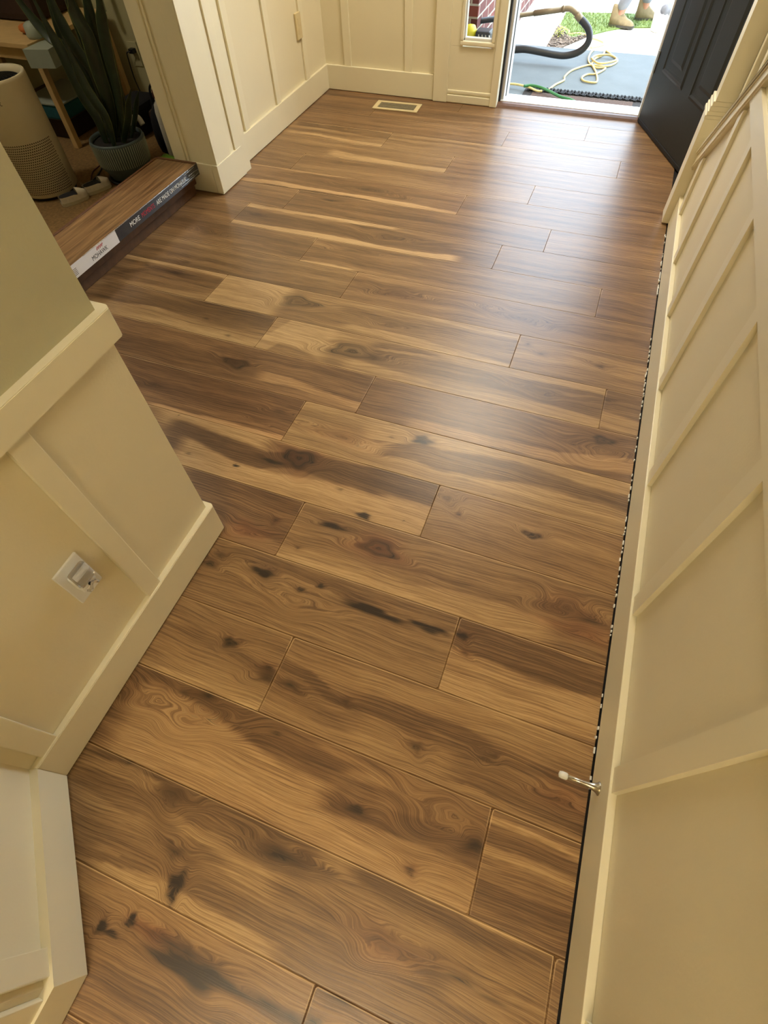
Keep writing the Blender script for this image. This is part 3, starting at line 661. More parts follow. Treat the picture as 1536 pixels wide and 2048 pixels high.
V = np.concatenate(allv).astype(np.float32); Fq = np.concatenate(allf).astype(np.int32)
me = bpy.data.meshes.new('floor')
me.vertices.add(len(V)); me.vertices.foreach_set('co', V.ravel())
me.loops.add(Fq.size); me.loops.foreach_set('vertex_index', Fq.ravel())
me.polygons.add(len(Fq)); me.polygons.foreach_set('loop_start', np.arange(0, Fq.size, 4, dtype=np.int32))
me.update(calc_edges=True)
for k in ('tone', 'dark', 'red', 'edge', 'seam_glint'):
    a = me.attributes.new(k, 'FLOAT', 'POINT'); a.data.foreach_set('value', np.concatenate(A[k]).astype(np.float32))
a = me.attributes.new('gcoord', 'FLOAT_VECTOR', 'POINT'); a.data.foreach_set('vector', np.concatenate(A['g']).astype(np.float32).ravel())
me.materials.append(M['wood'])
floor = bpy.data.objects.new('floor', me); COL.objects.link(floor); struct(floor)
struct(bx('floor', (-6.2, -2.3, -.02, 1.6, 3.76, -.006), 'gap', bev=0))          # slab the boards lie on, seen as the dark gap
struct(bx('floor', (-6.2, .42, -.006, -1.94, 3.10, .0), 'carpet', bev=0))        # old carpet of the side room

# ------------------------------------------------------------------ walls
H = 2.44
def wall(name, p, q_, thick, z0, z1, m, side=1, parent=None):
    """flat wall from p to q_, face on the line, body behind (to the side n*-thick)"""
    d = Vector((q_[0]-p[0], q_[1]-p[1])); L = d.length; d.normalize(); n = Vector((d.y, -d.x))*side
    bm = bmesh.new(); obox(bm, p, d, n, 0, L, z0, z1, -thick, 0); return link_mesh(name, bm, m, parent), d, n, L
def along(parent, name, p, d, n, a0, a1, z0, z1, o0, o1, m='trim', bev=.002, kind=None):
    bm = bmesh.new(); obox(bm, p, d, n, a0, a1, z0, z1, o0, o1, bev=bev); o = link_mesh(name, bm, m, parent)
    if kind: o['kind'] = kind
    return o

# left partition: wainscot below the chair rail, khaki paint above
PX_ = -.743
wl, d, n, L = wall('wall_left', (PX_, -.1285), (PX_, .543), .12, 0, H, 'paint', side=1)
struct(wl)
along(wl, 'upper_wall', (PX_, -.1285), d, n, 0, L-.0005, .705, H, -.121, .0015, 'wall_up', bev=0)
def rail_wrap(name, z0, z1, out, parent, m='trim', gap=0):
    bm = bmesh.new()
    prism(bm, [(PX_+out, -.1285+out*.408), (PX_+out, .543+out*.55), (PX_+out*.45, .543+out), (PX_-.12-out, .543+out), (PX_-.12-out, .543), (PX_, .543), (PX_, -.1285)], z0, z1)
    bmesh.ops.bevel(bm, geom=[e for e in bm.edges], offset=.0015, segments=2, affect='EDGES')
    return link_mesh(name, bm, m, parent)
rail_wrap('chair_rail', .655, .712, .020, wl)
bl = struct(rail_wrap('baseboard_left', .005, .114, .016, None))
for a in (.400, .026):       # vertical battens
    along(wl, 'batten', (PX_, -.1285), d, n, a, a+.044, .113, .655, 0, .011)
def mitre(name, A_, B_, z0, z1, out, m0, m1, parent):
    a = Vector(A_); e = Vector(B_); dn = (e-a).normalized(); nn = Vector((-dn.y, dn.x))
    sq = (1, 0) ; mv = Vector((1.0, .408))*out
    o0 = a+(mv if m0 else nn*out); o1 = e+(mv if m1 else nn*out)
    bm = bmesh.new(); prism(bm, [tuple(a), tuple(o0), tuple(o1), tuple(e)], z0, z1)
    return link_mesh(name, bm, 'trim', parent)
# angled piece of wall and the one after it
P1 = (PX_, -.1285); P2 = (-.489, -.3795)
w2, d2, n2, L2 = wall('wall_left_angle', P1, P2, .1, 0, H, 'paint', side=-1); struct(w2)
mitre('chair_rail', P1, P2, .655, .712, .020, True, True, w2)
struct(mitre('baseboard_left_angle', P1, P2, .005, .114, .016, True, True, None))
along(w2, 'batten', P1, d2, n2, L2-.052, L2-.010, .113, .655, 0, .011)
P3 = (-.489, -2.2)
w3, d3, n3, L3 = wall('wall_left_near', P2, P3, .1, 0, H, 'paint', side=-1); struct(w3)
mitre('chair_rail', P2, P3, .655, .712, .020, True, False, w3)
struct(mitre('baseboard_left_near', P2, P3, .005, .114, .016, True, False, None))
for a in (.012, .40, .79, 1.18): along(w3, 'batten', P2, d3, n3, a, a+.044, .113, .655, 0, .011)
struct(wall('wall_back', (-.489, -2.2), (1.5, -2.2), .1, 0, H, 'paint', side=-1)[0])

# wrapped column at the corner of the foyer and the foyer's left wall
bm = bmesh.new(); box(bm, -1.968, 2.275, 0, -1.737, 2.56, H, bev=.002)
colm = struct(link_mesh('wall_column', bm, 'trim'))
for (a0, a1, o) in ((-1.968, -1.902, .006), (-1.808, -1.737, .006)):
    bx('casing', (a0, 2.275-o, .0, a1, 2.276, H), 'trim', colm, bev=.003)
bx('casing_bead', (-1.893, 2.269, .0, -1.882, 2.276, H), 'trim', colm, bev=.004)
bx('corner_board', (-1.738, 2.270, .125, -1.731, 2.40, H), 'trim', colm, bev=.002)
bx('batten', (-1.738, 2.445, .125, -1.729, 2.50, H), 'trim', colm, bev=.002)
struct(bx('baseboard_column', (-1.760, 2.262, .004, -1.727, 2.495, .128), 'trim', bev=.002))
struct(bx('baseboard_column', (-1.94, 2.263, .004, -1.762, 2.275, .128), 'trim', bev=.002))
wf = struct(bx('wall_foyer_left', (-1.92, 2.5, 0, -1.80, 3.80, H), 'paint', bev=0))
struct(bx('baseboard_foyer_left', (-1.80, 2.496, .003, -1.785, 3.70, .125), 'trim', bev=.002))
for y in (2.52, 2.66, 3.02, 3.40): bx('batten', (-1.80, y, .125, -1.789, y+.046, H), 'trim', wf)
# front wall with the entrance unit
FY = 3.70
wfr = struct(bx('wall_front', (-1.92, FY, 0, -1.09, 3.90, H), 'paint', bev=0))
struct(bx('baseboard_front', (-1.80, 3.684, .003, -1.095, 3.70, .124), 'trim', bev=.002))
for x in (-1.67, -1.28): bx('batten', (x, 3.690, .124, x+.046, 3.70, H), 'trim', wfr)
struct(bx('wall_front', (.14, FY, 0, 1.5, 3.90, H), 'paint', bev=0))
struct(bx('wall_front', (-1.09, FY, 2.08, .14, 3.90, H), 'paint', bev=0))
struct(bx('trim_1', (-1.092, 3.672, .002, -1.005, 3.71, 2.16), 'trim', bev=.004))
# sidelight unit: panel below, window above
wi = empty('window_1', (-.865, 3.70, 0)); struct(wi)
def wbx(name, dims, m='trim', bev=.002, par=None):
    o = bx(name, (dims[0]+.865, dims[1]-3.70, dims[2], dims[3]+.865, dims[4]-3.70, dims[5]), m, wi, bev); return o
wbx('lower_panel', (-1.006, 3.69, .002, -.742, 3.78, .262))
wbx('sill_board', (-1.006, 3.68, .002, -.742, 3.70, .040), bev=.004)
wbx('sill_board', (-1.006, 3.684, .045, -.742, 3.70, .062), bev=.004)
wbx('stile', (-1.006, 3.69, .262, -.935, 3.78, 2.08)); wbx('stile', (-.768, 3.69, .262, -.742, 3.78, 2.08)); wbx('header', (-1.006, 3.69, 2.0, -.742, 3.78, 2.08))
bm = bmesh.new()
for dms in ((-.948, 3.680, .268, -.752, 3.70, .288), (-.948, 3.680, .288, -.930, 3.70, 2.0), (-.770, 3.680, .288, -.752, 3.70, 2.0)): box(bm, dms[0]+.865, dms[1]-3.70, dms[2], dms[3]+.865, dms[4]-3.70, dms[5], bev=.005)
link_mesh('glazing_bead', bm, 'trim', wi)
bm = bmesh.new()
for dms in ((-.935, 3.70, .285, -.765, 3.73, .299), (-.935, 3.70, .285, -.924, 3.73, 2.0), (-.776, 3.70, .285, -.765, 3.73, 2.0)): box(bm, dms[0]+.865, dms[1]-3.70, dms[2], dms[3]+.865, dms[4]-3.70, dms[5], bev=.003)
link_mesh('window_frame', bm, 'jambw', wi)
gm = mat('window_glass', (250, 252, 252), 0.0, trans=1.0); gm.node_tree.nodes['Principled BSDF'].inputs['IOR'].default_value = 1.02
wbx('pane', (-.925, 3.725, .297, -.775, 3.729, 2.0), gm, bev=0)
struct(bx('trim_2', (-.742, 3.672, .002, -.700, 3.78, 2.08), 'trim', bev=.003))
# door frame: jambs, weather strip, sill
df = empty('door_frame', (-.3, 3.75, 0)); struct(df); df.name = 'trim_3'
def dbx(name, dims, m, bev=.001): return bx(name, (dims[0]+.3, dims[1]-3.75, dims[2], dims[3]+.3, dims[4]-3.75, dims[5]), m, df, bev)
dbx('weather_strip', (-.701, 3.724, .01, -.690, 3.745, 2.03), 'rubber'); dbx('jamb', (-.702, 3.745, .0, -.674, 3.90, 2.05), 'jambw')
dbx('weather_strip', (-.676, 3.80, .0, -.671, 3.815, 2.03), 'rubber')
dbx('jamb', (.098, 3.715, .0, .14, 3.90, 2.05), 'jambw'); dbx('header', (-.70, 3.70, 2.04, .14, 3.90, 2.08), 'jambw')
dbx('threshold_plate', (-.69, 3.732, -.02, .10, 3.83, .022), 'alu', .004)
dbx('sill_nose', (-.69, 3.83, -.12, .10, 3.90, .006), 'alu', .004)
bm = bmesh.new(); prism(bm, [(3.690, .0), (3.698, .010), (3.712, .017), (3.733, .019), (3.733, -.004), (3.69, -.004)], -.70, .115, axis='x'); o = link_mesh('reducer_strip', bm, 'redwood'); o.name = 'trim_4'; struct(o)

# entrance door, open about 114 degrees
dp = Vector((.105, 3.70)); dd_ = Vector((.4, -.917)).normalized()
door = empty('door_1', (dp.x, dp.y, 0), math.atan2(dd_.y, dd_.x)); struct(door)
DW, DT, DH = .80, .042, 2.02
bm = bmesh.new(); box(bm, 0, 0, .012, DW, DT, DH, bev=.0015)
link_mesh('door_slab', bm, 'door', door)
for (u0, u1) in ((.105, .345), (.455, .695)):
    for (z0, z1) in ((.262, .80), (.92, 1.50), (1.62, 1.88)):
        bm = bmesh.new()
        # groove frame (recess drawn as a sunk moulding) and raised field, on the hall side
        def ring(i0, i1, y0, y1):
            a = [(u0+i0, z0+i0), (u1-i0, z0+i0), (u1-i0, z1-i0), (u0+i0, z1-i0)]; b_ = [(u0+i1, z0+i1), (u1-i1, z0+i1), (u1-i1, z1-i1), (u0+i1, z1-i1)]
            va = [bm.verts.new((p[0], y0, p[1])) for p in a]; vb = [bm.verts.new((p[0], y1, p[1])) for p in b_]
            for k in range(4): bm.faces.new((va[k], va[(k+1) % 4], vb[(k+1) % 4], vb[k]))
            return vb
        ring(-.012, .0, -.0006, -.006); ring(.0, .008, -.006, -.0006); ring(.008, .016, -.0006, -.0006); ring(.016, .020, -.0006, .0); vb = ring(.045, .060, -.0004, -.006); bm.faces.new(vb)
        link_mesh('door_panel', bm, 'door', door)
bx('door_sweep', (0, -.003, .004, DW, DT+.002, .022), 'rubber', door, bev=.002)
bx('hinge', (-.004, -.006, .22, .012, .01, .31), 'steel', door, bev=.002); bx('hinge', (-.004, -.006, 1.0, .012, .01, 1.09), 'steel', door, bev=.002)
bm = bmesh.new(); lathe(bm, [(.030, 0), (.030, .006), (.012, .01), (.011, .035), (.024, .042), (.028, .055), (.020, .068), (.004, .07)], (DW-.065, 0, .93), 24, axis=(0, -1, 0)); link_mesh('door_handle', bm, 'steel', door, True)

# right side: panelled stair wall with a raking moulding, newel post, balusters and stairs behind
RX = .352; NEWY = 2.62
def rake(y): return .218+.725*(2.62-y)
bm = bmesh.new()
prism(bm, [(2.70, 0), (2.70, rake(2.70)), (-.4, rake(-.4)), (-.4, H), (-2.2, H), (-2.2, 0)], RX, RX+.10, axis='x')
wr = struct(link_mesh('wall_right', bm, 'paint'))
struct(bx('baseboard_right', (.336, -2.2, .006, RX, 2.625, .121), 'trim', bev=.002))
by = [2.455, 2.085, 1.752, 1.377, .994, .607, .228, -.15, -.53, -.91, -1.29, -1.67]
for y in by:
    zt = min(.625, rake(y)-.02)
    bm = bmesh.new(); prism(bm, [(y, .113), (y+.046, .113), (y+.046, min(.625, rake(y+.046)-.01)), (y, min(.625, rake(y)-.01))], RX-.011, RX+.001, axis='x'); link_mesh('batten', bm, 'trim', wr)
bm = bmesh.new(); prism(bm, [(rake_y, z) for rake_y, z in ((2.060, .625), (1.985, .680), (-2.2, .680), (-2.2, .625))], RX-.011, RX+.001, axis='x'); link_mesh('mid_rail', bm, 'trim', wr)
bm = bmesh.new()
for (o0, o1, e) in ((0, .008, .014), (.008, .016, .019), (.016, .052, .015), (.052, .058, .020), (.058, .066, .024)):
    prism(bm, [(2.62, rake(2.62)+o0), (2.62, rake(2.62)+o1), (-.4, min(H, rake(-.4)+o1)), (-.4, rake(-.4)+o0)], RX-e, RX+.08, axis='x')
link_mesh('raking_moulding', bm, 'trim', wr)
newel = empty('newel_post', (.352, 2.665, 0), label='cream box newel post with moulded plinth beside the black door', cat='newel post')
def nbx(name, dims, m='trim', bev=.002): return bx(name, (dims[0]-.352, dims[1]-2.665, dims[2], dims[3]-.352, dims[4]-2.665, dims[5]), m, newel, bev)
nbx('plinth', (.308, 2.615, .006, .42, 2.725, .395))
bm = bmesh.new()
for (z0, z1, e) in ((.395, .407, .010), (.407, .420, .0065), (.420, .436, .003), (.436, .450, .000)):
    box(bm, .308-.352-e*.2+(.010-e)*.8, 2.6145-2.665+(.010-e)*.2, z0, .42-.352+e*.2-(.010-e)*.8, 2.735-2.665+e*.4-(.010-e)*.8, z1, bev=.002)
link_mesh('plinth_moulding', bm, 'trim', newel)
nbx('shaft', (.322, 2.617, .45, .392, 2.70, 1.02)); nbx('cap', (.310, 2.616, 1.02, .404, 2.712, 1.05), bev=.006)
brail = empty('balustrade', (.40, 1.6, 0), label='cream stair balustrade of square balusters with sloping handrail above the panelled wall', cat='balustrade')
for k in range(18):
    y = 2.545-.145*k; z0 = rake(y)+.05
    if rake(y)+.75 > H: break
    bx('baluster', (-.016, y-.018-1.6, z0, .016, y+.018-1.6, min(z0+.74, H)), 'trim', brail, bev=.002)
bm = bmesh.new(); prism(bm, [(2.62-1.6, rake(2.62)+.76), (2.62-1.6, rake(2.62)+.81), (.60-1.6, rake(.60)+.81), (.60-1.6, rake(.60)+.76)], -.03, .03, axis='x'); link_mesh('handrail', bm, 'oak', brail)
st = empty('staircase', (.95, 1.6, 0), label='flight of stairs with oak treads rising behind the panelled right wall', cat='stairs')
for k in range(9):
    y1 = 2.60-.235*k; z = .17*(k+1)
    bx('riser', (-.486, y1-.02-1.6, 0 if k == 0 else z-.19, .53, y1-1.6, z-.02), 'trim', st, bev=0); bx('tread', (-.486, y1-.255-1.6, z-.022, .53, y1+.02-1.6, z), 'oak', st, bev=.004)
struct(bx('wall_stair_right', (1.5, -2.3, 0, 1.6, 3.9, H), 'wall_up', bev=0))
# side room shell and ceiling
struct(bx('wall_room_far', (-6.2, 3.10, 0, -1.92, 3.22, H), 'wall_room', bev=0)); struct(bx('wall_room_left', (-6.3, .3, 0, -6.2, 3.2, H), 'wall_room', bev=0))
struct(bx('wall_room_near', (-6.2, .30, 0, -.871, .42, H), 'wall_room', bev=0))
struct(bx('ceiling', (-6.3, -2.3, H, 1.6, 3.9, H+.1), 'ceil', bev=0))
struct(bx('wall_opening_header', (-1.96, .543, 2.1, -1.86, 2.275, H), 'paint', bev=0))

# foyer ceiling lamp and two added fill lamps
for i, (lx, ly, pw, rd, up) in enumerate(LAMPS):      # hung bowls: most of the light goes to the ceiling, the rest down
    t = empty('foyer_or_fill_lamp', (lx, ly, H), label=['wide round ceiling lamp over the foyer near the front door', 'small round ceiling lamp over the narrow hall', 'small round ceiling lamp in the side room'][i], cat='lamp')
    bm = bmesh.new(); lathe(bm, [(.06, 0), (.06, -.015), (.012, -.02), (.012, -.17), (.03, -.18)], (0, 0, 0), 24); link_mesh('lamp_stem', bm, 'steel', t, True)
    bm = bmesh.new(); lathe(bm, [(rd*.96, -.170), (rd, -.168), (rd, -.185), (rd*.85, -.215), (rd*.5, -.235), (.01, -.243)], (0, 0, 0), 40, capb=False); link_mesh('lamp_shade', bm, 'lampglass', t, True)
    for k, (e_, z_, fl) in enumerate(((pw, -.26, 0), (up, -.155, PI))):
        ld = bpy.data.lights.new('lamp_light', 'AREA'); ld.shape = 'DISK'; ld.size = rd*2; ld.energy = e_; ld.color = (1.0, 0.94, 0.8)
        lo = bpy.data.objects.new('lamp_light', ld); COL.objects.link(lo); lo.parent = t; lo.location = (0, 0, z_); lo.rotation_euler = (fl, 0, 0)

# ------------------------------------------------------------------ small fixtures
# floor register
v = empty('floor_vent', (-1.27, 3.532, 0), math.radians(2), label='cream metal floor register set in the boards by the front wall', cat='vent')
bm = bmesh.new()
fw, fd = .140, .062
for dms in ((-fw, -fd, .0, fw, -fd+.020, .006), (-fw, fd-.020, .0, fw, fd, .006), (-fw, -fd+.020, .0, -fw+.026, fd-.020, .006), (fw-.026, -fd+.020, .0, fw, fd-.020, .006)): box(bm, *dms, bev=.0025)
link_mesh('vent_frame', bm, 'ivory', v); bx('vent_well', (-fw+.02, -fd+.015, -.004, fw-.02, fd-.015, .0012), 'hole', v, bev=0)
bm = bmesh.new()
for k in range(28):
    x = -fw+.030+k*(2*fw-.060)/27; box(bm, x-.0013, -fd+.020, .0008, x+.0013, fd-.020, .0035)
for y in (-.012, .012): box(bm, -fw+.026, y-.0015, .001, fw-.026, y+.0015, .005)
o = link_mesh('louvers', bm, mat('louver_paint', (150, 140, 112), .5, noise=.03, scale=30), v)
# door stop on the right baseboard
ds = empty('door_stop', (.336, .240, .058), label='nickel door stop with white rubber tip screwed to the right baseboard', cat='door stop')
ax = Vector((-1, 0, 0))
bm = bmesh.new(); lathe(bm, [(.0135, 0), (.0135, .0015), (.0100, .005), (.0070, .012), (.0052, .022), (.0045, .034), (.0045, .066)], (0, 0, 0), 24, axis=ax); link_mesh('post', bm, 'steel', ds, True)
bm = bmesh.new(); lathe(bm, [(.0058, .062), (.0070, .064), (.0072, .073), (.0060, .078), (.002, .0795)], (0, 0, 0), 20, axis=ax); link_mesh('rubber_tip', bm, 'white', ds, True)
# outlet with plug-in on left partition (wall face looks to +x)
ou = empty('wall_outlet', (PX_, .202, .3415), label='white outlet plate low on the left partition holding a plug-in', cat='outlet')
bx('cover_plate', (0, -.031, -.054, .0055, .031, .054), 'white', ou, bev=.002)
bx('socket', (.005, -.014, -.036, .0068, .014, -.006), 'white', ou, bev=.002)
bm = bmesh.new(); box(bm, .0060, -.007, -.022, .0070, -.005, -.013); box(bm, .0060, .005, -.022, .0070, .007, -.013); link_mesh('slot', bm, 'gap', ou)
bm = bmesh.new(); lathe(bm, [(.003, .005), (.003, .0068)], (0, 0, 0), 12, axis=(1, 0, 0)); link_mesh('screw', bm, 'steel', ou)
nl = empty('plug_in_freshener', (PX_+.0068, .202, .355), label='clear plastic plug-in freshener pushed into the outlet on the left partition', cat='air freshener')
bx('plug_body', (0, -.018, -.026, .020, .018, .018), 'white', nl, bev=.005)
bx('clear_hood', (.0202, -.020, .0, .034, .020, .046), 'clear', nl, bev=.006)
bm = bmesh.new(); tube(bm, [(.021, -.012, -.026), (.032, -.010, -.020), (.035, 0, -.004), (.032, .010, -.020), (.021, .012, -.026)], .0028, 8); link_mesh('front_loop', bm, 'clear', nl, True)
bm = bmesh.new(); lathe(bm, [(.0035, .0), (.0035, .0022), (.001, .003)], (.020, .0, -.018), 14, axis=(1, 0, 0)); link_mesh('indicator', bm, 'gap', nl)
# outlet on the foyer's left wall
o2 = empty('wall_outlet', (-1.80, 3.385, .37), label='cream outlet plate on the foyer left wall between battens', cat='outlet')
bx('cover_plate', (0, -.030, -.055, .012, .030, .055), 'ivory', o2, bev=.003); bx('socket', (.012, -.014, .006, .0135, .014, .034), 'ivory', o2, bev=.001); bx('socket', (.012, -.014, -.034, .0135, .014, -.006), 'ivory', o2, bev=.001)
# torn paint and caulk crumbs along the right baseboard
bm = bmesh.new(); rr = random.Random(5); y = 2.60
while y > .25:
    dens = .6+.4*math.sin(y*9)
    if rr.random() < dens:
        L_ = rr.uniform(.003, .014) if rr.random() < .93 else rr.uniform(.03, .06); x = .3345-rr.uniform(0, .003)
        box(bm, x-.0012-rr.random()*.0015, y-L_, .000, x+.0008, y, .003+rr.random()*.005)
    y -= rr.uniform(.006, .028)
tag(link_mesh('paint_crumbs', bm, 'chip'), 'white crumbs of torn paint and caulk in the gap beside the right baseboard', 'debris', kind='stuff')

# ------------------------------------------------------------------ boxes of laminate boards
def plank_box(name, z0, h, xr, yf, label, top):
    W_, L_ = .225, 1.27
    b = empty(name, (xr-W_/2, yf-L_/2, z0), label=label, cat='box', group='laminate flooring boxes stacked by the column')
    x0, x1, y0, y1 = -W_/2, W_/2, -L_/2, L_/2
    bx('carton', (x0, y0, .001, x1, y1, h-.001), 'boxwood' if top else 'brown_red', b, bev=.003)
    if top:
        bm = bmesh.new()
        for dms in ((x0, y0, h-.001, x0+.012, y1, h+.003), (x0, y1-.014, h-.001, x1, y1, h+.003)): box(bm, *dms, bev=.002)
        link_mesh('carton_rim', bm, 'card', b)
        bx('printed_side', (x1, .0, .001, x1+.0012, y1, h-.001), 'label_black', b, bev=0)
        bx('paper_label', (x1, -.40, .0, x1+.0015, .002, h), 'label_white', b, bev=0)
        X = x1+.0016
        def t(nm, s, size, m, y, z, sh=0, sx=1): return text_mesh(nm, s, size, m, b, frame((X, y, z), (0, 1, 0), (0, 0, 1)), .0002, sh, sx=sx)
        zc = h*.33
        t('slogan', 'MORE', .026, 'ink_white', .092, zc, 0, 1.0); t('slogan', 'MOMENTS', .026, 'ink_red', .176, zc, 0, .78)
        t('slogan', 'ARE MADE ON MOHAWK', .026, 'ink_white', .288, zc, 0, .80)
        t('brand_name', 'MOHAWK', .024, 'ink', -.166, h*.20, 0, .86)
        bm = bmesh.new()
        for k in range(4): tube(bm, [(X, -.125+k*.010, h*.66), (X+.0003, -.121+k*.010, h*.78), (X, -.115+k*.010, h*.86)], .0016, 6)
        link_mesh('emblem', bm, 'ink_red', b)
        bm = bmesh.new()
        for k in range(5): box(bm, X-.0005, -.290+.001*k, .010+k*.0055, X+.0003, -.255, .0118+k*.0055)
        link_mesh('small_print', bm, 'grey', b)
        # folds of shrink film along the printed edge
        bm = bmesh.new(); r2 = random.Random(3)
        for k in range(7):
            ya = r2.uniform(.43, .57); z_ = r2.uniform(.15, .95)*h; l_ = r2.uniform(.04, .13)
            tube(bm, [(x1+.002, ya, z_), (x1+.0045, ya+l_*.5, z_+.002), (x1+.002, min(ya+l_, y1), z_+r2.uniform(-.004, .004))], .0011, 6)
        tube(bm, [(x1+.001, -.2, h), (x1+.003, .1, h+.001), (x1+.002, .35, h), (x1+.001, y1, h)], .0016, 6)
        link_mesh('film_fold', bm, 'clear', b, True)
    return b
plank_box('flooring_box', .000, .044, -1.868, 2.235, 'unopened brown laminate box at the bottom of the stack by the column', False)
plank_box('flooring_box', .0445, .044, -1.856, 2.240, 'middle brown laminate box in the stack by the column', False)
plank_box('flooring_box', .089, .050, -1.826, 2.244, 'top laminate flooring box with white and charcoal printed side in the stack', True)

# ------------------------------------------------------------------ side room
# air purifier
PC, PR, PH = (-2.62, 2.05), 0.135, 0.47
ap = empty('air_purifier', (PC[0], PC[1], 0), label='tall cream cylindrical air purifier with perforated lower half on the carpet', cat='air purifier')
bm = bmesh.new(); lathe(bm, [(PR*.93, .012), (PR, .02), (PR, PH-.012), (PR*.985, PH), (PR*.90, PH), (PR*.88, PH-.03)], seg=64, capt=False); link_mesh('body', bm, 'purifier', ap, True)
bm = bmesh.new(); lathe(bm, [(PR*.90, 0), (PR*.92, .012)], seg=48); link_mesh('foot', bm, 'black', ap)
bm = bmesh.new(); lathe(bm, [(.01, PH-.028), (PR*.885, PH-.03)], seg=48); link_mesh('top_grille', bm, 'black', ap)
bm = bmesh.new()
for k in range(6): lathe(bm, [(PR*(.15+.12*k), PH-.028), (PR*(.17+.12*k), PH-.020), (PR*(.19+.12*k), PH-.028)], seg=40, capb=False, capt=False)
link_mesh('grille_ring', bm, 'black', ap)
bm = bmesh.new()
for r_ in range(22):
    z = .035+r_*.0098
    for c_ in range(34):
        a = math.radians(-118+c_*4.0+(2.0 if r_ % 2 else 0))
        if a > math.radians(8): continue
        da = .024; zz = .0030; rad = PR+.0004
        vs = [bm.verts.new((rad*math.cos(a+s1*da), rad*math.sin(a+s1*da), z+s2*zz)) for s1, s2 in ((-1, 0), (-.5, -1), (.5, -1), (1, 0), (.5, 1), (-.5, 1))]
        bm.faces.new(vs)
link_mesh('perforation', bm, 'hole', ap)
th0 = math.radians(-50)
text_mesh('brand_name', 'levoit', .030, 'grey', ap, None, .0002, bend=lambda c: Vector(((PR+.0006+c.z)*math.cos(th0+(c.x-.06)/PR), (PR+.0006+c.z)*math.sin(th0+(c.x-.06)/PR), PH*.835+c.y)))
bm = bmesh.new(); tube(bm, [(PR*.7, .02, .01), (PR*1.1, .05, .006), (PR*1.15, .10, .005), (PR*1.1, .16, .005), (PR*.9, .24, .005), (PR*.5, .34, .005)], .0035, 8); link_mesh('power_cord', bm, 'black', ap, True)

# snake plant in a ribbed pot
PO = (-2.295, 2.285)
pp = empty('plant_pot', (PO[0], PO[1], 0), label='blue grey ribbed pot with pale stripes on a black saucer behind the boxes', cat='plant pot')
bm = bmesh.new(); lathe(bm, [(.098, .0), (.112, .012), (.112, .018), (.10, .016)], seg=48); link_mesh('saucer', bm, 'black', pp, True)
bm = bmesh.new(); lathe(bm, [(.086, .016), (.094, .02), (.108, .055), (.124, .075), (.130, .178), (.128, .186), (.122, .186), (.118, .17)], seg=64, capt=False); link_mesh('pot_body', bm, 'pot', pp, True)
bm = bmesh.new()
for k in range(72):
    a = 2*PI*k/72; c, s = math.cos(a), math.sin(a)
    for (ra, za, rb_, zb) in ((.1255, .084, .1305, .176),):
        tube(bm, [(ra*c, ra*s, za), ((ra+rb_)/2*c, (ra+rb_)/2*s, (za+zb)/2), (rb_*c, rb_*s, zb)], .0019, 6, smooth_n=0)
link_mesh('rib', bm, 'potstripe', pp)
bm = bmesh.new(); lathe(bm, [(.01, .168), (.119, .166)], seg=40); link_mesh('soil', bm, 'soil', pp)
sn = empty('snake_plant', (PO[0], PO[1], .165), label='tall dark green snake plant growing in the blue grey ribbed pot', cat='plant')
leaves = [LEAF0, LEAF1, LEAF2, LEAF3, LEAF4, LEAF5, LEAF6, LEAF7, LEAF8, LEAF9, LEAF10, LEAF11]
wd = [.024, .026, .024, .026, .022, .022, .012, .020, .009, .022, .028, .022]
tipz = [.3, .3, .3, .25, .2, 0, 0, .1, 0, .12, .3, .15]
for i, lf in enumerate(leaves):
    P_ = [Vector(p) for p in lf]
    b0 = Vector((P_[0].x-PO[0], P_[0].y-PO[1], 0))
    if b0.length > .085: b0 = b0.normalized()*(.045+.03*(i % 2))
    sh = Vector((PO[0], PO[1], 0))+b0+Vector((0, 0, .165))
    P_ = [sh]+[p for p in P_[1:] if p.z > .2]
    P_ = [p-Vector((PO[0], PO[1], .165)) for p in P_]
    if tipz[i]:
        dv = (P_[-1]-P_[-2]).normalized(); P_.append(P_[-1]+dv*tipz[i]*.6+Vector((0, 0, tipz[i]*.3)))
    pts = catmull(P_, 8); nP = len(pts); bm = bmesh.new(); rows = []
    tw = random.Random(i).uniform(-.5, .5)
    for k, p in enumerate(pts):
        t = k/(nP-1); tv = (pts[min(k+1, nP-1)]-pts[max(k-1, 0)]).normalized()
        ang = tw+t*.9; side = Vector((math.cos(ang), math.sin(ang), 0)); side = (side-tv*side.dot(tv)).normalized(); nrm = tv.cross(side)
        wv = wd[i]*(.62+.6*math.sin(PI*min(t*1.1, 1)**.8))*(1-max(0, t-.72)/.28)**.75+.0008
        row_ = []
        for (s, o_) in ((-1, .18), (-.88, .10), (-.4, -.05), (0, -.12), (.4, -.05), (.88, .10), (1, .18)): row_.append(bm.verts.new(p+side*wv*s+nrm*wv*o_*1.2))
        for (s, o_) in ((.88, .16), (0, -.02), (-.88, .16)): row_.append(bm.verts.new(p+side*wv*s+nrm*(wv*o_*1.2+.002)))
        rows.append(row_)
    for k in range(nP-1):
        n_ = len(rows[0])
        for c_ in range(n_):
            f = bm.faces.new((rows[k][c_], rows[k][(c_+1) % n_], rows[k+1][(c_+1) % n_], rows[k+1][c_])); f.material_index = 1 if c_ in (0, 5, 6, 9) and c_ in (0, 5) else 0
    link_mesh('leaf', bm, ['leaf', 'leafedge'], sn, True)

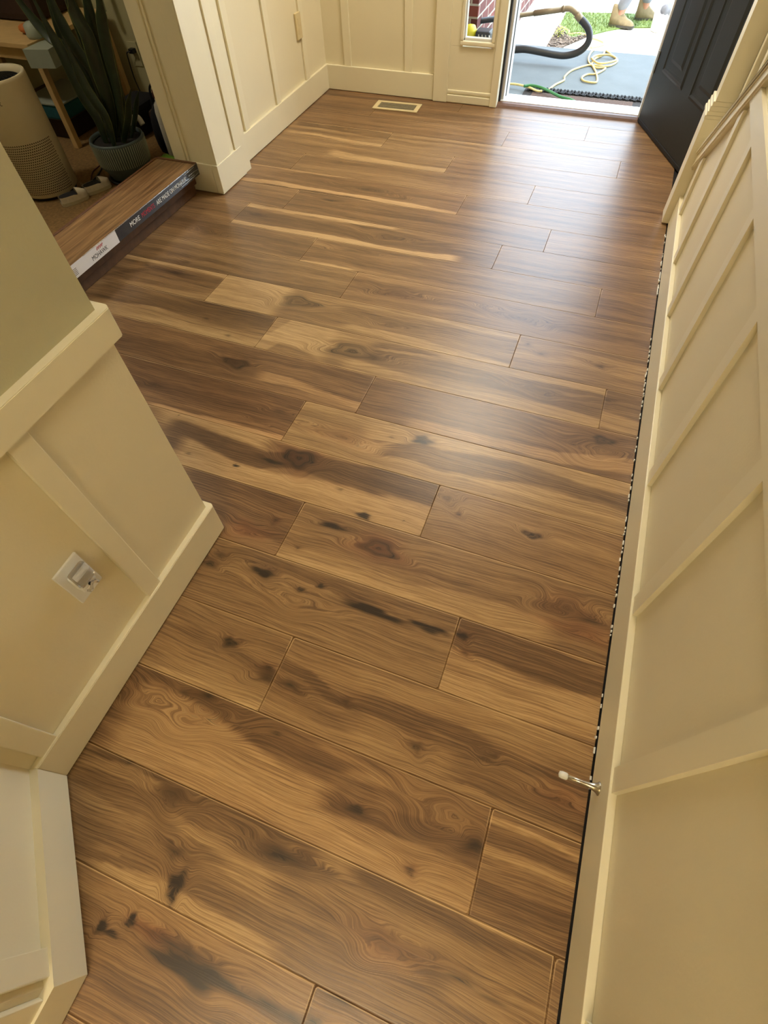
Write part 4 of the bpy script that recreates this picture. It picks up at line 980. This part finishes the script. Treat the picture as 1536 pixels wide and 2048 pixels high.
# child's desk with pale top, bin rack below
dk = empty('play_table', (-3.2, 2.78, 0), label='pale birch play table with a grey end panel, partly behind the purifier', cat='table')
def kb(name, d_, m, bev=.003): return bx(name, (d_[0]+3.2, d_[1]-2.78, d_[2], d_[3]+3.2, d_[4]-2.78, d_[5]), m, dk, bev)
kb('table_top', (-3.75, 2.46, .435, -2.80, 3.06, .455), 'deskwood'); kb('table_rail', (-3.75, 2.48, .385, -2.82, 2.50, .434), 'deskwood')
bm = bmesh.new(); prism(bm, [(-2.80+3.2, 2.42-2.78), (-2.80+3.2, 2.66-2.78), (-2.69+3.2, 2.60-2.78), (-2.67+3.2, 2.45-2.78)], .375, .447); link_mesh('end_panel', bm, 'panelw', dk)
for (x, y) in ((-2.815, 2.50), (-2.815, 3.03), (-3.72, 2.50), (-3.72, 3.03)):
    kb('leg', (x-.016, y-.016, 0, x+.016, y+.016, .434), 'deskwood')
tb = empty('storage_tray', (-2.93, 2.66, .11), label='teal fabric tray hung under the play table beside its leg', cat='tray')
bx('tray_body', (-.18, -.13, 0, .08, .2, .07), 'teal', tb, bev=.012); bx('tray_rim', (-.185, -.135, .068, .085, .205, .076), 'panelw', tb, bev=.003)
bn = empty('storage_bin', (-3.15, 2.80, 0), label='dark brown storage bin standing on the carpet under the play table', cat='bin')
bx('bin_body', (-.25, -.22, 0, .25, .22, .10), 'darkb', bn, bev=.01); bx('bin_rim', (-.255, -.225, .09, .255, .225, .104), 'brown_red', bn, bev=.004)
tag(bx('storage_bin', (-2.70, 2.66, 0, -2.52, 2.96, .14), 'fab_black', bev=.02), 'black fabric bin on the carpet between play table and snake plant', 'bin')
tag(bx('storage_bin', (-2.48, 2.76, 0, -2.34, 3.0, .12), 'darkb', bev=.02), 'small dark brown box behind the snake plant pot', 'bin')
pb = tag(bx('seat_cushion', (-3.6, 2.75, .457, -2.98, 3.07, .60), 'darkb', bev=.03), 'dark brown cushion lying on the play table top', 'cushion')
bm = bmesh.new(); lathe(bm, [(.035, 0), (.040, .01), (.036, .05), (.02, .06)], seg=20); o = link_mesh('toy_cup', bm, 'panelw', smooth=True); o.location = (-2.83, 2.56, .4555); tag(o, 'pale toy cup on the corner of the play table', 'toy')
bm = bmesh.new(); bmesh.ops.create_icosphere(bm, subdivisions=2, radius=.028)
for v_ in bm.verts: v_.co.z = v_.co.z*.7+.02; v_.co.x *= 1.4
o = link_mesh('toy_block', bm, 'orange', smooth=True); o.location = (-2.92, 2.60, .4555); tag(o, 'small orange toy on the play table beside the pale cup', 'toy')
bm = bmesh.new(); tube(bm, [(-2.77, 3.02, .456), (-2.775, 3.03, .60), (-2.79, 3.04, .85)], .014, 10); tag(link_mesh('table_post', bm, 'panelw', smooth=True), 'pale grey upright post standing behind the play table corner', 'post')

# outlet, plug and cord on the room's far wall
o3 = empty('wall_outlet', (-2.725, 3.10, .262), label='outlet plate on the side room wall behind the snake plant', cat='outlet')
bx('cover_plate', (-.032, -.006, -.055, .032, 0, .055), 'wall_room', o3, bev=.002)
pg = empty('plugged_cord', (-2.725, 3.094, .28), label='black plug with cord hanging down from the side room outlet', cat='cord')
bx('plug', (-.012, -.03, -.010, .02, 0, .012), 'black', pg, bev=.004)
bm = bmesh.new(); tube(bm, [(0, -.028, 0), (-.02, -.035, -.004), (-.03, -.03, -.03), (-.035, -.03, -.12), (-.02, -.035, -.2), (-.01, -.06, -.272)], .0032, 8); link_mesh('cord', bm, 'black', pg, True)
# bag, bottle and toys behind the column
bg_ = empty('tote_bag', (-2.27, 2.64, 0), label='black tote bag slumped on the carpet behind the column', cat='bag')
bm = bmesh.new(); bmesh.ops.create_icosphere(bm, subdivisions=3, radius=.1)
for v_ in bm.verts:
    c = v_.co; c.z = max(-.075, c.z*1.5)+.075; c.x *= .85*(1+.12*math.sin(c.y*40)); c.y *= .8*(1+.1*math.sin(c.x*50+c.z*20))
link_mesh('bag_body', bm, 'fab_black', bg_, True)
bm = bmesh.new(); tube(bm, [(-.05, 0, .19), (-.045, .02, .27), (.02, .02, .285), (.05, .0, .19)], .006, 8); link_mesh('bag_strap', bm, 'fab_black', bg_, True)
bt = empty('squeeze_bottle', (-2.20, 2.55, .0), label='white plastic bottle with dark cap beside the column and black bag', cat='bottle')
bm = bmesh.new(); lathe(bm, [(.026, 0), (.030, .01), (.030, .21), (.024, .24), (.012, .255), (.012, .27)], seg=24); link_mesh('bottle_body', bm, 'plush', bt, True)
bm = bmesh.new(); lathe(bm, [(.014, .268), (.015, .272), (.013, .30), (.006, .304)], seg=20); link_mesh('cap', bm, 'redwire', bt, True)
bm = bmesh.new(); bmesh.ops.create_icosphere(bm, subdivisions=3, radius=.045)
rr = random.Random(2)
for v_ in bm.verts: v_.co *= 1+rr.uniform(-.12, .16); v_.co.z = v_.co.z*.7+.034; v_.co.x *= 1.35
o = link_mesh('soft_toy', bm, 'toygreen', smooth=True); o.location = (-2.145, 2.42, 0); tag(o, 'fuzzy lime green toy lying between flooring boxes and column', 'toy')
bm = bmesh.new(); bmesh.ops.create_icosphere(bm, subdivisions=3, radius=.03)
for v_ in bm.verts: v_.co.z = v_.co.z*.8+.025; v_.co.x *= 1.5
o = link_mesh('soft_toy', bm, 'redtoy', smooth=True); o.location = (-2.12, 2.53, 0); tag(o, 'small red toy behind the lime green one near the column', 'toy')
bm = bmesh.new(); tube(bm, [(-2.36, 2.45, .14), (-2.35, 2.47, .18), (-2.32, 2.5, .19), (-2.30, 2.5, .16)], .014, 10); tube(bm, [(-2.38, 2.46, .0), (-2.38, 2.47, .08), (-2.36, 2.46, .15)], .022, 10)
tag(link_mesh('crumpled_cloth', bm, 'plush', smooth=True), 'crumpled white cloth between the ribbed pot and the black bag', 'cloth')

# shoes
def shoe(x, y, rz, label):
    s = empty('slip_on_shoe', (x, y, 0), rz, label=label, cat='shoe', group='white slip-on shoes on the carpet')
    L_, W_ = .135, .05
    def outline(t):      # t 0 heel .. 1 toe
        return W_*.5*(.82+.32*math.sin(PI*(t*.9+.05))+.06*t)*(1-max(0, t-.86)**2*32)*(1-max(0, .1-t)**2*40)
    bm = bmesh.new(); lo, hi = [], []
    ts = [i/14 for i in range(15)]
    ring_ = [(t*L_, outline(t)) for t in ts]+[(t*L_, -outline(t)) for t in reversed(ts)]
    prism(bm, [(a, b_) for a, b_ in ring_], 0, .014); link_mesh('sole', bm, 'sole', s)
    bm = bmesh.new(); rings = []
    for t in ts:
        w_ = outline(t)*.96; top = .050 if t < .5 else .050-.026*((t-.5)/.5)**1.4
        row_ = []
        for k in range(11):
            a = PI*k/10; cx = math.cos(a); sz = math.sin(a)
            row_.append(bm.verts.new((t*L_, w_*cx*(1 if t > .55 else 1), .013+top*max(0, sz)**.6 if t > .55 else .013+top*min(1, sz*1.3)**.7)))
        rings.append(row_)
    for i in range(14):
        for k in range(10):
            if i < 9 and 1 <= k <= 8: continue
            bm.faces.new((rings[i][k], rings[i][k+1], rings[i+1][k+1], rings[i+1][k]))
    bm.faces.new(rings[0][:4]); bm.faces.new(rings[0][7:]); bm.faces.new(rings[-1])
    link_mesh('upper', bm, 'shoe', s, True)
    bm = bmesh.new(); prism(bm, [(a*.94+.003, b_*.90) for a, b_ in ring_ if a < L_*.68], .0145, .0385); link_mesh('lining', bm, 'shoein', s)
    return s
shoe(-2.447, 1.925, math.radians(62), 'white slip-on shoe nearest the air purifier, dark lining showing')
shoe(-2.405, 2.055, math.radians(66), 'white slip-on shoe nearest the ribbed pot, partly behind flooring boxes')
bm = bmesh.new(); tube(bm, WIRE_FLOOR, .0028, 8); tag(link_mesh('thin_cable', bm, 'redwire', smooth=True), 'thin dark red cable lying on the carpet beside the ribbed pot', 'cable')
bm = bmesh.new(); tube(bm, WIRE_SHOE, .003, 8); tag(link_mesh('thin_cable', bm, 'black', smooth=True), 'black cable running past the white shoes to the ribbed pot', 'cable')

# ------------------------------------------------------------------ outside
GZ = -.27
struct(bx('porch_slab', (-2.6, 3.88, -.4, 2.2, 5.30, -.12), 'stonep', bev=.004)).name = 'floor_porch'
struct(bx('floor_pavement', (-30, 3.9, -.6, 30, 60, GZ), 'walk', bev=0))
bm = bmesh.new(); prism(bm, [(-.737, 6.46), (-.75, 6.86), (-.2, 6.95), (.6, 7.02), (1.6, 7.0), (1.6, 6.66), (.6, 6.63), (.083, 6.60), (-.169, 6.535), (-.307, 6.41), (-.426, 6.267), (-.60, 6.12)], GZ, GZ+.010); struct(link_mesh('floor_lawn', bm, 'grass'))
def inpoly(x, y, P):
    c = False; j_ = len(P)-1
    for i_ in range(len(P)):
        if (P[i_][1] > y) != (P[j_][1] > y) and x < (P[j_][0]-P[i_][0])*(y-P[i_][1])/(P[j_][1]-P[i_][1])+P[i_][0]: c = not c
        j_ = i_
    return c
GP = [(-.74, 6.46), (-.75, 6.86), (-.2, 6.95), (.6, 7.02), (1.5, 7.0), (1.5, 6.66), (.6, 6.63), (.083, 6.60), (-.169, 6.535), (-.307, 6.41), (-.426, 6.267), (-.60, 6.12)]
bm = bmesh.new(); rr = random.Random(11); cnt = 0
while cnt < 6500:
    x = rr.uniform(-.75, 1.5); y = rr.uniform(6.1, 7.03)
    if not inpoly(x, y, GP): continue
    cnt += 1; h_ = rr.uniform(.015, .038); a = rr.uniform(0, PI); w_ = .0028; lx, ly = rr.uniform(-.014, .014), rr.uniform(-.014, .014)
    v0 = bm.verts.new((x-w_*math.cos(a), y-w_*math.sin(a), GZ+.009)); v1 = bm.verts.new((x+w_*math.cos(a), y+w_*math.sin(a), GZ+.009)); v2 = bm.verts.new((x+lx, y+ly, GZ+h_)); bm.faces.new((v0, v1, v2))
tag(link_mesh('grass_blades', bm, 'grassb'), 'short green grass growing between the walk and the drive', 'grass', kind='stuff')
MP = [(-.732, 5.86), (-.737, 6.46), (-.60, 6.12), (-.46, 6.174), (-.606, 5.905)]
MP = [(-.745, 5.40), (-.75, 6.46), (-.60, 6.125), (-.43, 6.26), (-.606, 5.905), (-.64, 5.40)]
bm = bmesh.new(); prism(bm, MP, GZ, GZ+.008); struct(link_mesh('floor_bed', bm, 'mulch'))
bm = bmesh.new(); cnt = 0
while cnt < 420:
    x = rr.uniform(-.75, -.42); y = rr.uniform(5.5, 6.46)
    if not inpoly(x, y, MP): continue
    cnt += 1; a = rr.uniform(0, PI); l_ = rr.uniform(.01, .03); w_ = .004; z = GZ+.008+rr.uniform(0, .012)
    d_ = Vector((math.cos(a), math.sin(a), rr.uniform(-.3, .3))); s_ = Vector((-d_.y, d_.x, 0))*w_; c = Vector((x, y, z))
    bm.faces.new([bm.verts.new(c-d_*l_-s_), bm.verts.new(c+d_*l_-s_), bm.verts.new(c+d_*l_+s_), bm.verts.new(c-d_*l_+s_)])
tag(link_mesh('mulch_chips', bm, 'mulch2'), 'brown mulch and dry leaf litter in the small bed by the walk', 'mulch', kind='stuff')
pl_ = empty('border_plant', (-.69, 6.15, GZ), label='yellow green leafy plant at the edge of the mulch bed', cat='plant')
bm = bmesh.new()
for k in range(90):
    a = rr.uniform(0, 2*PI); r_ = rr.uniform(0, .055); z = rr.uniform(.01, .07); l_ = rr.uniform(.010, .02)
    c = Vector((r_*math.cos(a), r_*1.6*math.sin(a), z)); d_ = Vector((math.cos(a), math.sin(a), rr.uniform(-.2, .7))).normalized()*l_; s_ = Vector((-math.sin(a), math.cos(a), 0))*l_*.4
    bm.faces.new([bm.verts.new(c), bm.verts.new(c+d_*.5+s_), bm.verts.new(c+d_), bm.verts.new(c+d_*.5-s_)])
link_mesh('foliage', bm, 'yleaf', pl_)
bm = bmesh.new()
for k in range(5): tube(bm, [(0, 0, 0), (.01*math.cos(k), .02*math.sin(k), .03), (.03*math.cos(k*1.3), .05*math.sin(k*1.3), .05)], .002, 5)
link_mesh('stem', bm, 'grass', pl_)
# ornamental grass tuft behind the left jamb
tf = empty('dry_grass_tuft', (-1.02, 5.50, GZ), label='pale dry tuft of grass beside the porch, left of the doorway', cat='plant')
bm = bmesh.new()
for k in range(50):
    a = rr.uniform(0, 2*PI); l_ = rr.uniform(.08, .17); c = Vector((rr.uniform(-.03, .03), rr.uniform(-.03, .03), 0)); tpt = c+Vector((math.cos(a)*l_*.45, math.sin(a)*l_*.45, l_)); s_ = Vector((-math.sin(a), math.cos(a), 0))*.003
    bm.faces.new([bm.verts.new(c-s_), bm.verts.new(c+s_), bm.verts.new(tpt)])
link_mesh('blades', bm, mat('straw_blade', (206, 176, 110), .8, noise=.2, scale=40), tf)
# brick wing wall seen through the sidelight
struct(bx('wall_brick', (-2.4, 4.78, -.6, -1.118, 7.2, 2.9), 'brick', bev=0))
# facade, porch roof
struct(bx('wall_facade', (-7, 3.88, -.6, -1.09, 3.96, 3.0), 'brick', bev=0)); struct(bx('wall_facade', (.14, 3.88, -.6, 3, 3.96, 3.0), 'brick', bev=0)); struct(bx('wall_facade', (-1.09, 3.88, 2.08, .14, 3.96, 3.0), 'siding', bev=0))
struct(bx('ceiling_porch', (-7, 3.7, 2.62, 3, 4.7, 2.8), 'siding', bev=0))
struct(bx('ceiling_roof', (-7, -3, 2.9, 3, 4.2, 3.0), 'siding', bev=0))
# doormat
dm = empty('doormat', (-.28, 4.20, -.12), label='dark rubber doormat with scrolled border lying against the sill outside', cat='doormat')
bx('mat_base', (-.37, -.22, 0, .40, .23, .008), 'mat', dm, bev=.003); bx('bristle_field', (-.31, -.20, .008, .34, .13, .013), 'bristle', dm, bev=.002)
bm = bmesh.new()
for k in range(17):
    x = -.35+k*.046
    for sgn in (1, -1): tube(bm, [(x, .150, .010), (x+.012, .182+sgn*.030, .013), (x+.030, .182-sgn*.028, .013), (x+.046, .182+sgn*.006, .010)], .0060, 6, 4)
link_mesh('scroll_border', bm, 'matband', dm)
for (x, y) in ((-.10, 4.18), (-.055, 4.165), (-.02, 4.19), (.03, 4.17)):
    pass
bm = bmesh.new()
for (x, y, a) in ((-.15, 4.17, .4), (-.075, 4.165, -.5), (-.045, 4.20, .7), (-.06, 4.155, .2), (.075, 4.20, .1)):
    c, s = math.cos(a)*.032, math.sin(a)*.022; z = -.105
    tube(bm, [(x-c, y-s, z), (x, y+.004, z+.006), (x+c, y+s, z+.002)], .0055, 6, 3)
tag(link_mesh('packaging_scraps', bm, 'chip', smooth=True), 'white torn packaging scraps lying on the doormat', 'litter', kind='stuff')
# cords
def cable(name, pts, r, m, label, cat='cord'):
    bm = bmesh.new(); tube(bm, pts, r, 8, 6); return tag(link_mesh(name, bm, m, smooth=True), label, cat)
ycord = CORD_YELLOW
yc = cable('extension_cord', CORD_YELLOW, .0062, 'cord', 'yellow extension cord heaped in loops on the grey porch')
bm = bmesh.new(); tube(bm, CORD_LOOP+[CORD_LOOP[0]], .0062, 8, 6); link_mesh('cord_coil', bm, 'cord', yc, True)
cable('extension_cord', CORD_LEFT, .0068, 'cord', 'yellow cord end crossing the doormat from the left jamb')
cable('green_cable', CORD_GREEN+[[-.24, 4.10, -.09], [-.20, 4.02, -.10]], .0085, 'green', 'green cable twisted with the yellow cord over the doormat')
cable('extension_cord', CORD_FAR, .0075, 'cord', 'far yellow cord zigzagging from the sunlit walk over the mulch bed')
# vacuum hose and wand
vh = empty('vacuum_hose', (-.6, 4.9, -.05), label='dark vacuum hose curving up from the porch to a tan metal wand', cat='hose')
def rel(P): return [Vector(p)-Vector((-.6, 4.9, -.05)) for p in P]
bm = bmesh.new(); hp = rel(HOSE); tube(bm, [hp[0]+Vector((-.25, -.05, -.02))]+hp, lambda t: .0215, 14, 10)
link_mesh('hose_tube', bm, 'hose', vh, True)
bm = bmesh.new(); tube(bm, rel(HOSE_END), .0165, 14, 6); tube(bm, rel([HOSE_END[0], HOSE_END[1]]), .022, 14, 2); tube(bm, rel([HOSE_END[-2], HOSE_END[-1]]), .020, 14, 2); link_mesh('elbow', bm, 'wand', vh, True)
W0, W1 = Vector(WAND[0]), Vector(WAND[-1]); dv = (W1-W0).normalized()
bm = bmesh.new(); tube(bm, rel([W0, W0+dv*.19]), .0165, 14, 1); tube(bm, rel([W0+dv*.17, W0+dv*.46]), .0135, 14, 1); link_mesh('wand', bm, 'wand', vh, True)
bm = bmesh.new(); tube(bm, rel([W0+dv*.44, W0+dv*.86]), .0165, 14, 1); link_mesh('wand_extension', bm, 'hose', vh, True)
sv = empty('shop_vacuum', (-1.02, 4.62, -.12), label='yellow and black shop tool standing on the porch behind the sidelight glass', cat='vacuum')
bm = bmesh.new(); lathe(bm, [(.040, .165), (.046, .175), (.046, .225), (.034, .250), (.01, .256)], (-.105, .0, 0), 24); link_mesh('tank', bm, 'yellow', sv, True)
bx('motor_housing', (-.055, -.05, .16, .05, .05, .235), 'hose', sv, bev=.012)
bx('cart_body', (-.15, -.045, .03, .09, .05, .165), 'rubber', sv, bev=.01)
bm = bmesh.new()
for k in range(7): tube(bm, [(-.03+k*.022, -.055, .05), (-.01+k*.022, -.06, .14), (-.03+k*.024, -.056, .22)], .0045, 6, 3)
link_mesh('stand_frame', bm, 'steel', sv)
for x in (-.10, .02, .10):
    bm = bmesh.new(); lathe(bm, [(.026, -.008), (.03, 0), (.026, .008)], (x, -.035, .030), 20, axis=(0, 1, 0)); link_mesh('wheel', bm, 'rubber', sv)

# bucket and cloth
bk = empty('bucket', (.105, 6.52, GZ+.0), label='white bucket on the walk edge, half hidden by the black door', cat='bucket')
bm = bmesh.new(); lathe(bm, [(.050, .0), (.055, .01), (.068, .12), (.070, .125), (.066, .125), (.060, .02)], seg=32, capt=False); link_mesh('bucket_body', bm, 'white', bk, True)
bm = bmesh.new(); bmesh.ops.create_icosphere(bm, subdivisions=3, radius=.05)
for v_ in bm.verts: v_.co *= 1+.14*math.sin(v_.co.x*90)*math.sin(v_.co.y*70+1); v_.co.z = v_.co.z*.9
o = link_mesh('cloth', bm, 'rag', smooth=True); o.location = (.135, 6.50, GZ+.145); tag(o, 'grey cloth stuffed in the white bucket beyond the door edge', 'cloth')

# person in grey trousers stooping over the bucket (legs and one hand in view)
ps = empty('person', (-.17, 6.66, GZ), label='person in grey trousers and tan boots stooping on the grass beyond the porch', cat='person')
SC = .80
def skin_body(name, verts, edges, rads, m, root=0, sub=2):
    me_ = bpy.data.meshes.new(name); me_.from_pydata([Vector(v_)*1 for v_ in verts], edges, []); me_.update(); o_ = bpy.data.objects.new(name, me_); COL.objects.link(o_)
    md = o_.modifiers.new('skin', 'SKIN'); md.use_smooth_shade = True
    for i_, sv_ in enumerate(me_.skin_vertices[0].data):
        r_ = rads[i_]; sv_.radius = (r_, r_) if not isinstance(r_, tuple) else r_; sv_.use_root = (i_ == root)
    ms_ = o_.modifiers.new('sub', 'SUBSURF'); ms_.levels = sub; ms_.render_levels = sub
    dg = bpy.context.evaluated_depsgraph_get(); dg.update()
    me2 = bpy.data.meshes.new_from_object(o_.evaluated_get(dg)); bpy.data.objects.remove(o_)
    me2.name = name; me2.materials.clear(); me2.materials.append(M[m])
    for p_ in me2.polygons: p_.use_smooth = True
    o2_ = bpy.data.objects.new(name, me2); COL.objects.link(o2_); return o2_
# feet: near boot at (-.06,-.13), far boot at (.14,.12); faces +x
LA, RA = Vector((-.085, -.125, .06)), Vector((.115, .13, .06))
hipz = .70; hip = Vector((-.06, .02, hipz))
verts = [hip, hip+Vector((.0, -.085, -.03)), Vector((.03, -.125, .40)), LA, hip+Vector((0, .085, -.03)), Vector((.13, .10, .40)), RA,
         hip+Vector((.10, 0, .12)), hip+Vector((.26, 0, .20)), hip+Vector((.40, 0, .21)), hip+Vector((.47, 0, .235)), hip+Vector((.56, 0, .27)),
         hip+Vector((.37, -.15, .18)), Vector((.36, -.20, .62)), Vector((.30, -.16, .37)),
         hip+Vector((.37, .15, .18)), Vector((.42, .20, .62)), Vector((.34, .16, .42))]
edges = [(0, 1), (1, 2), (2, 3), (0, 4), (4, 5), (5, 6), (0, 7), (7, 8), (8, 9), (9, 10), (10, 11), (9, 12), (12, 13), (13, 14), (9, 15), (15, 16), (16, 17)]
rads = [.10, .075, .050, .032, .075, .050, .032, .095, .105, .09, .042, .075, .05, .034, .024, .05, .034, .024]
body = skin_body('body', verts, edges, rads, 'skin'); body.parent = ps
tr = skin_body('trousers', [verts[0], verts[1], verts[2], LA+Vector((0, 0, .045)), verts[4], verts[5], RA+Vector((0, 0, .045)), verts[7]], [(0, 1), (1, 2), (2, 3), (0, 4), (4, 5), (5, 6), (0, 7)], [.112, .088, .062, .050, .088, .062, .050, .104], 'pants'); tr.parent = ps
shr = skin_body('shirt', [verts[7], verts[8], verts[9], verts[12], verts[12].lerp(verts[13], .55), verts[15], verts[15].lerp(verts[16], .55)], [(0, 1), (1, 2), (2, 3), (3, 4), (2, 5), (5, 6)], [.112, .12, .104, .064, .05, .064, .05], 'shirt'); shr.parent = ps
# head
bm = bmesh.new(); bmesh.ops.create_icosphere(bm, subdivisions=3, radius=.085)
for v_ in bm.verts:
    c = v_.co; c.z *= 1.22
    if c.x > .05 and abs(c.y) < .02 and -.03 < c.z < .015: c.x += .016
    if c.z < -.03: c.y *= .82
for sgn in (1, -1):
    r_ = bmesh.ops.create_icosphere(bm, subdivisions=1, radius=.016); 
    for v_ in r_['verts']: v_.co += Vector((0, sgn*.084, -.005))
q_ = Matrix.Rotation(math.radians(50), 4, 'Y')
for v_ in bm.verts: v_.co = q_ @ v_.co + hip+Vector((.60, 0, .25))
link_mesh('head', bm, 'skin', ps, True)
bm = bmesh.new(); bmesh.ops.create_icosphere(bm, subdivisions=3, radius=.093)
for v_ in list(bm.verts):
    v_.co.z *= 1.2
bmesh.ops.delete(bm, geom=[v_ for v_ in bm.verts if v_.co.x > .035 and v_.co.z < .06 or v_.co.z < -.05], context='VERTS')
for v_ in bm.verts: v_.co = q_ @ v_.co + hip+Vector((.60, 0, .25))
link_mesh('hair', bm, 'hair', ps, True)
for wr_, sgn in ((Vector((.30, -.16, .37)), -1), (Vector((.34, .16, .42)), 1)):
    hd = wr_; dn = Vector((-.05, .02, -1)).normalized()
    verts_h = [hd, hd+dn*.05]; ed = [(0, 1)]; rh = [(.018, .022), (.020, .030)]
    for fi, (oy, ln) in enumerate(((-.024, .055), (-.008, .065), (.008, .062), (.024, .048))):
        b0 = len(verts_h); p0 = hd+dn*.06+Vector((oy*.3, oy, 0)); verts_h += [p0, p0+dn*ln*.5+Vector((.006, 0, 0)), p0+dn*ln+Vector((-.008, 0, 0))]; ed += [(1, b0), (b0, b0+1), (b0+1, b0+2)]; rh += [.0085, .0078, .0065]
    b0 = len(verts_h); verts_h += [hd+dn*.03+Vector((.018, -.022, 0)), hd+dn*.06+Vector((.028, -.034, 0))]; ed += [(1, b0), (b0, b0+1)]; rh += [.010, .008]
    hh = skin_body('hand', verts_h, ed, rh, 'skin', 1, 1); hh.parent = ps
for (f, yaw) in ((LA, -.15), (RA, .1)):
    bm = bmesh.new(); rings = []
    prof = [(-.062, .022, .030, .15), (-.05, .034, .030, .155), (-.02, .037, .0, .15), (.01, .036, .0, .135), (.045, .034, .0, .095), (.085, .036, .0, .068), (.12, .034, .0, .056), (.145, .024, .0, .042), (.155, .008, .0, .028)]
    c_, s_ = math.cos(yaw), math.sin(yaw)
    for (x, hw, _, tz) in prof:
        row_ = []
        for k in range(12):
            a = PI*k/11; yy = hw*math.cos(a)*(1.0 if math.sin(a) < .5 else .85); zz = .014+(tz-.014)*min(1, math.sin(a)*1.15)**.75
            row_.append(bm.verts.new((f.x+x*c_-yy*s_, f.y+x*s_+yy*c_, zz)))
        rings.append(row_)
    for i_ in range(len(rings)-1):
        for k in range(11): bm.faces.new((rings[i_][k], rings[i_][k+1], rings[i_+1][k+1], rings[i_+1][k]))
        bm.faces.new((rings[i_][11], rings[i_][0], rings[i_+1][0], rings[i_+1][11]))
    bm.faces.new(rings[0]); bm.faces.new(rings[-1][::-1])
    bo = link_mesh('boot', bm, 'boot', ps, True)
    bm = bmesh.new(); ol = [(x, hw) for x, hw, _, _ in prof]; pts_ = [(x*1.03, hw*1.08) for x, hw in ol]+[(x*1.03, -hw*1.08) for x, hw in reversed(ol)]
    prism(bm, [(f.x+x*c_-y*s_, f.y+x*s_+y*c_) for x, y in pts_], .010, .026); link_mesh('boot_sole', bm, 'bootsole', bo)
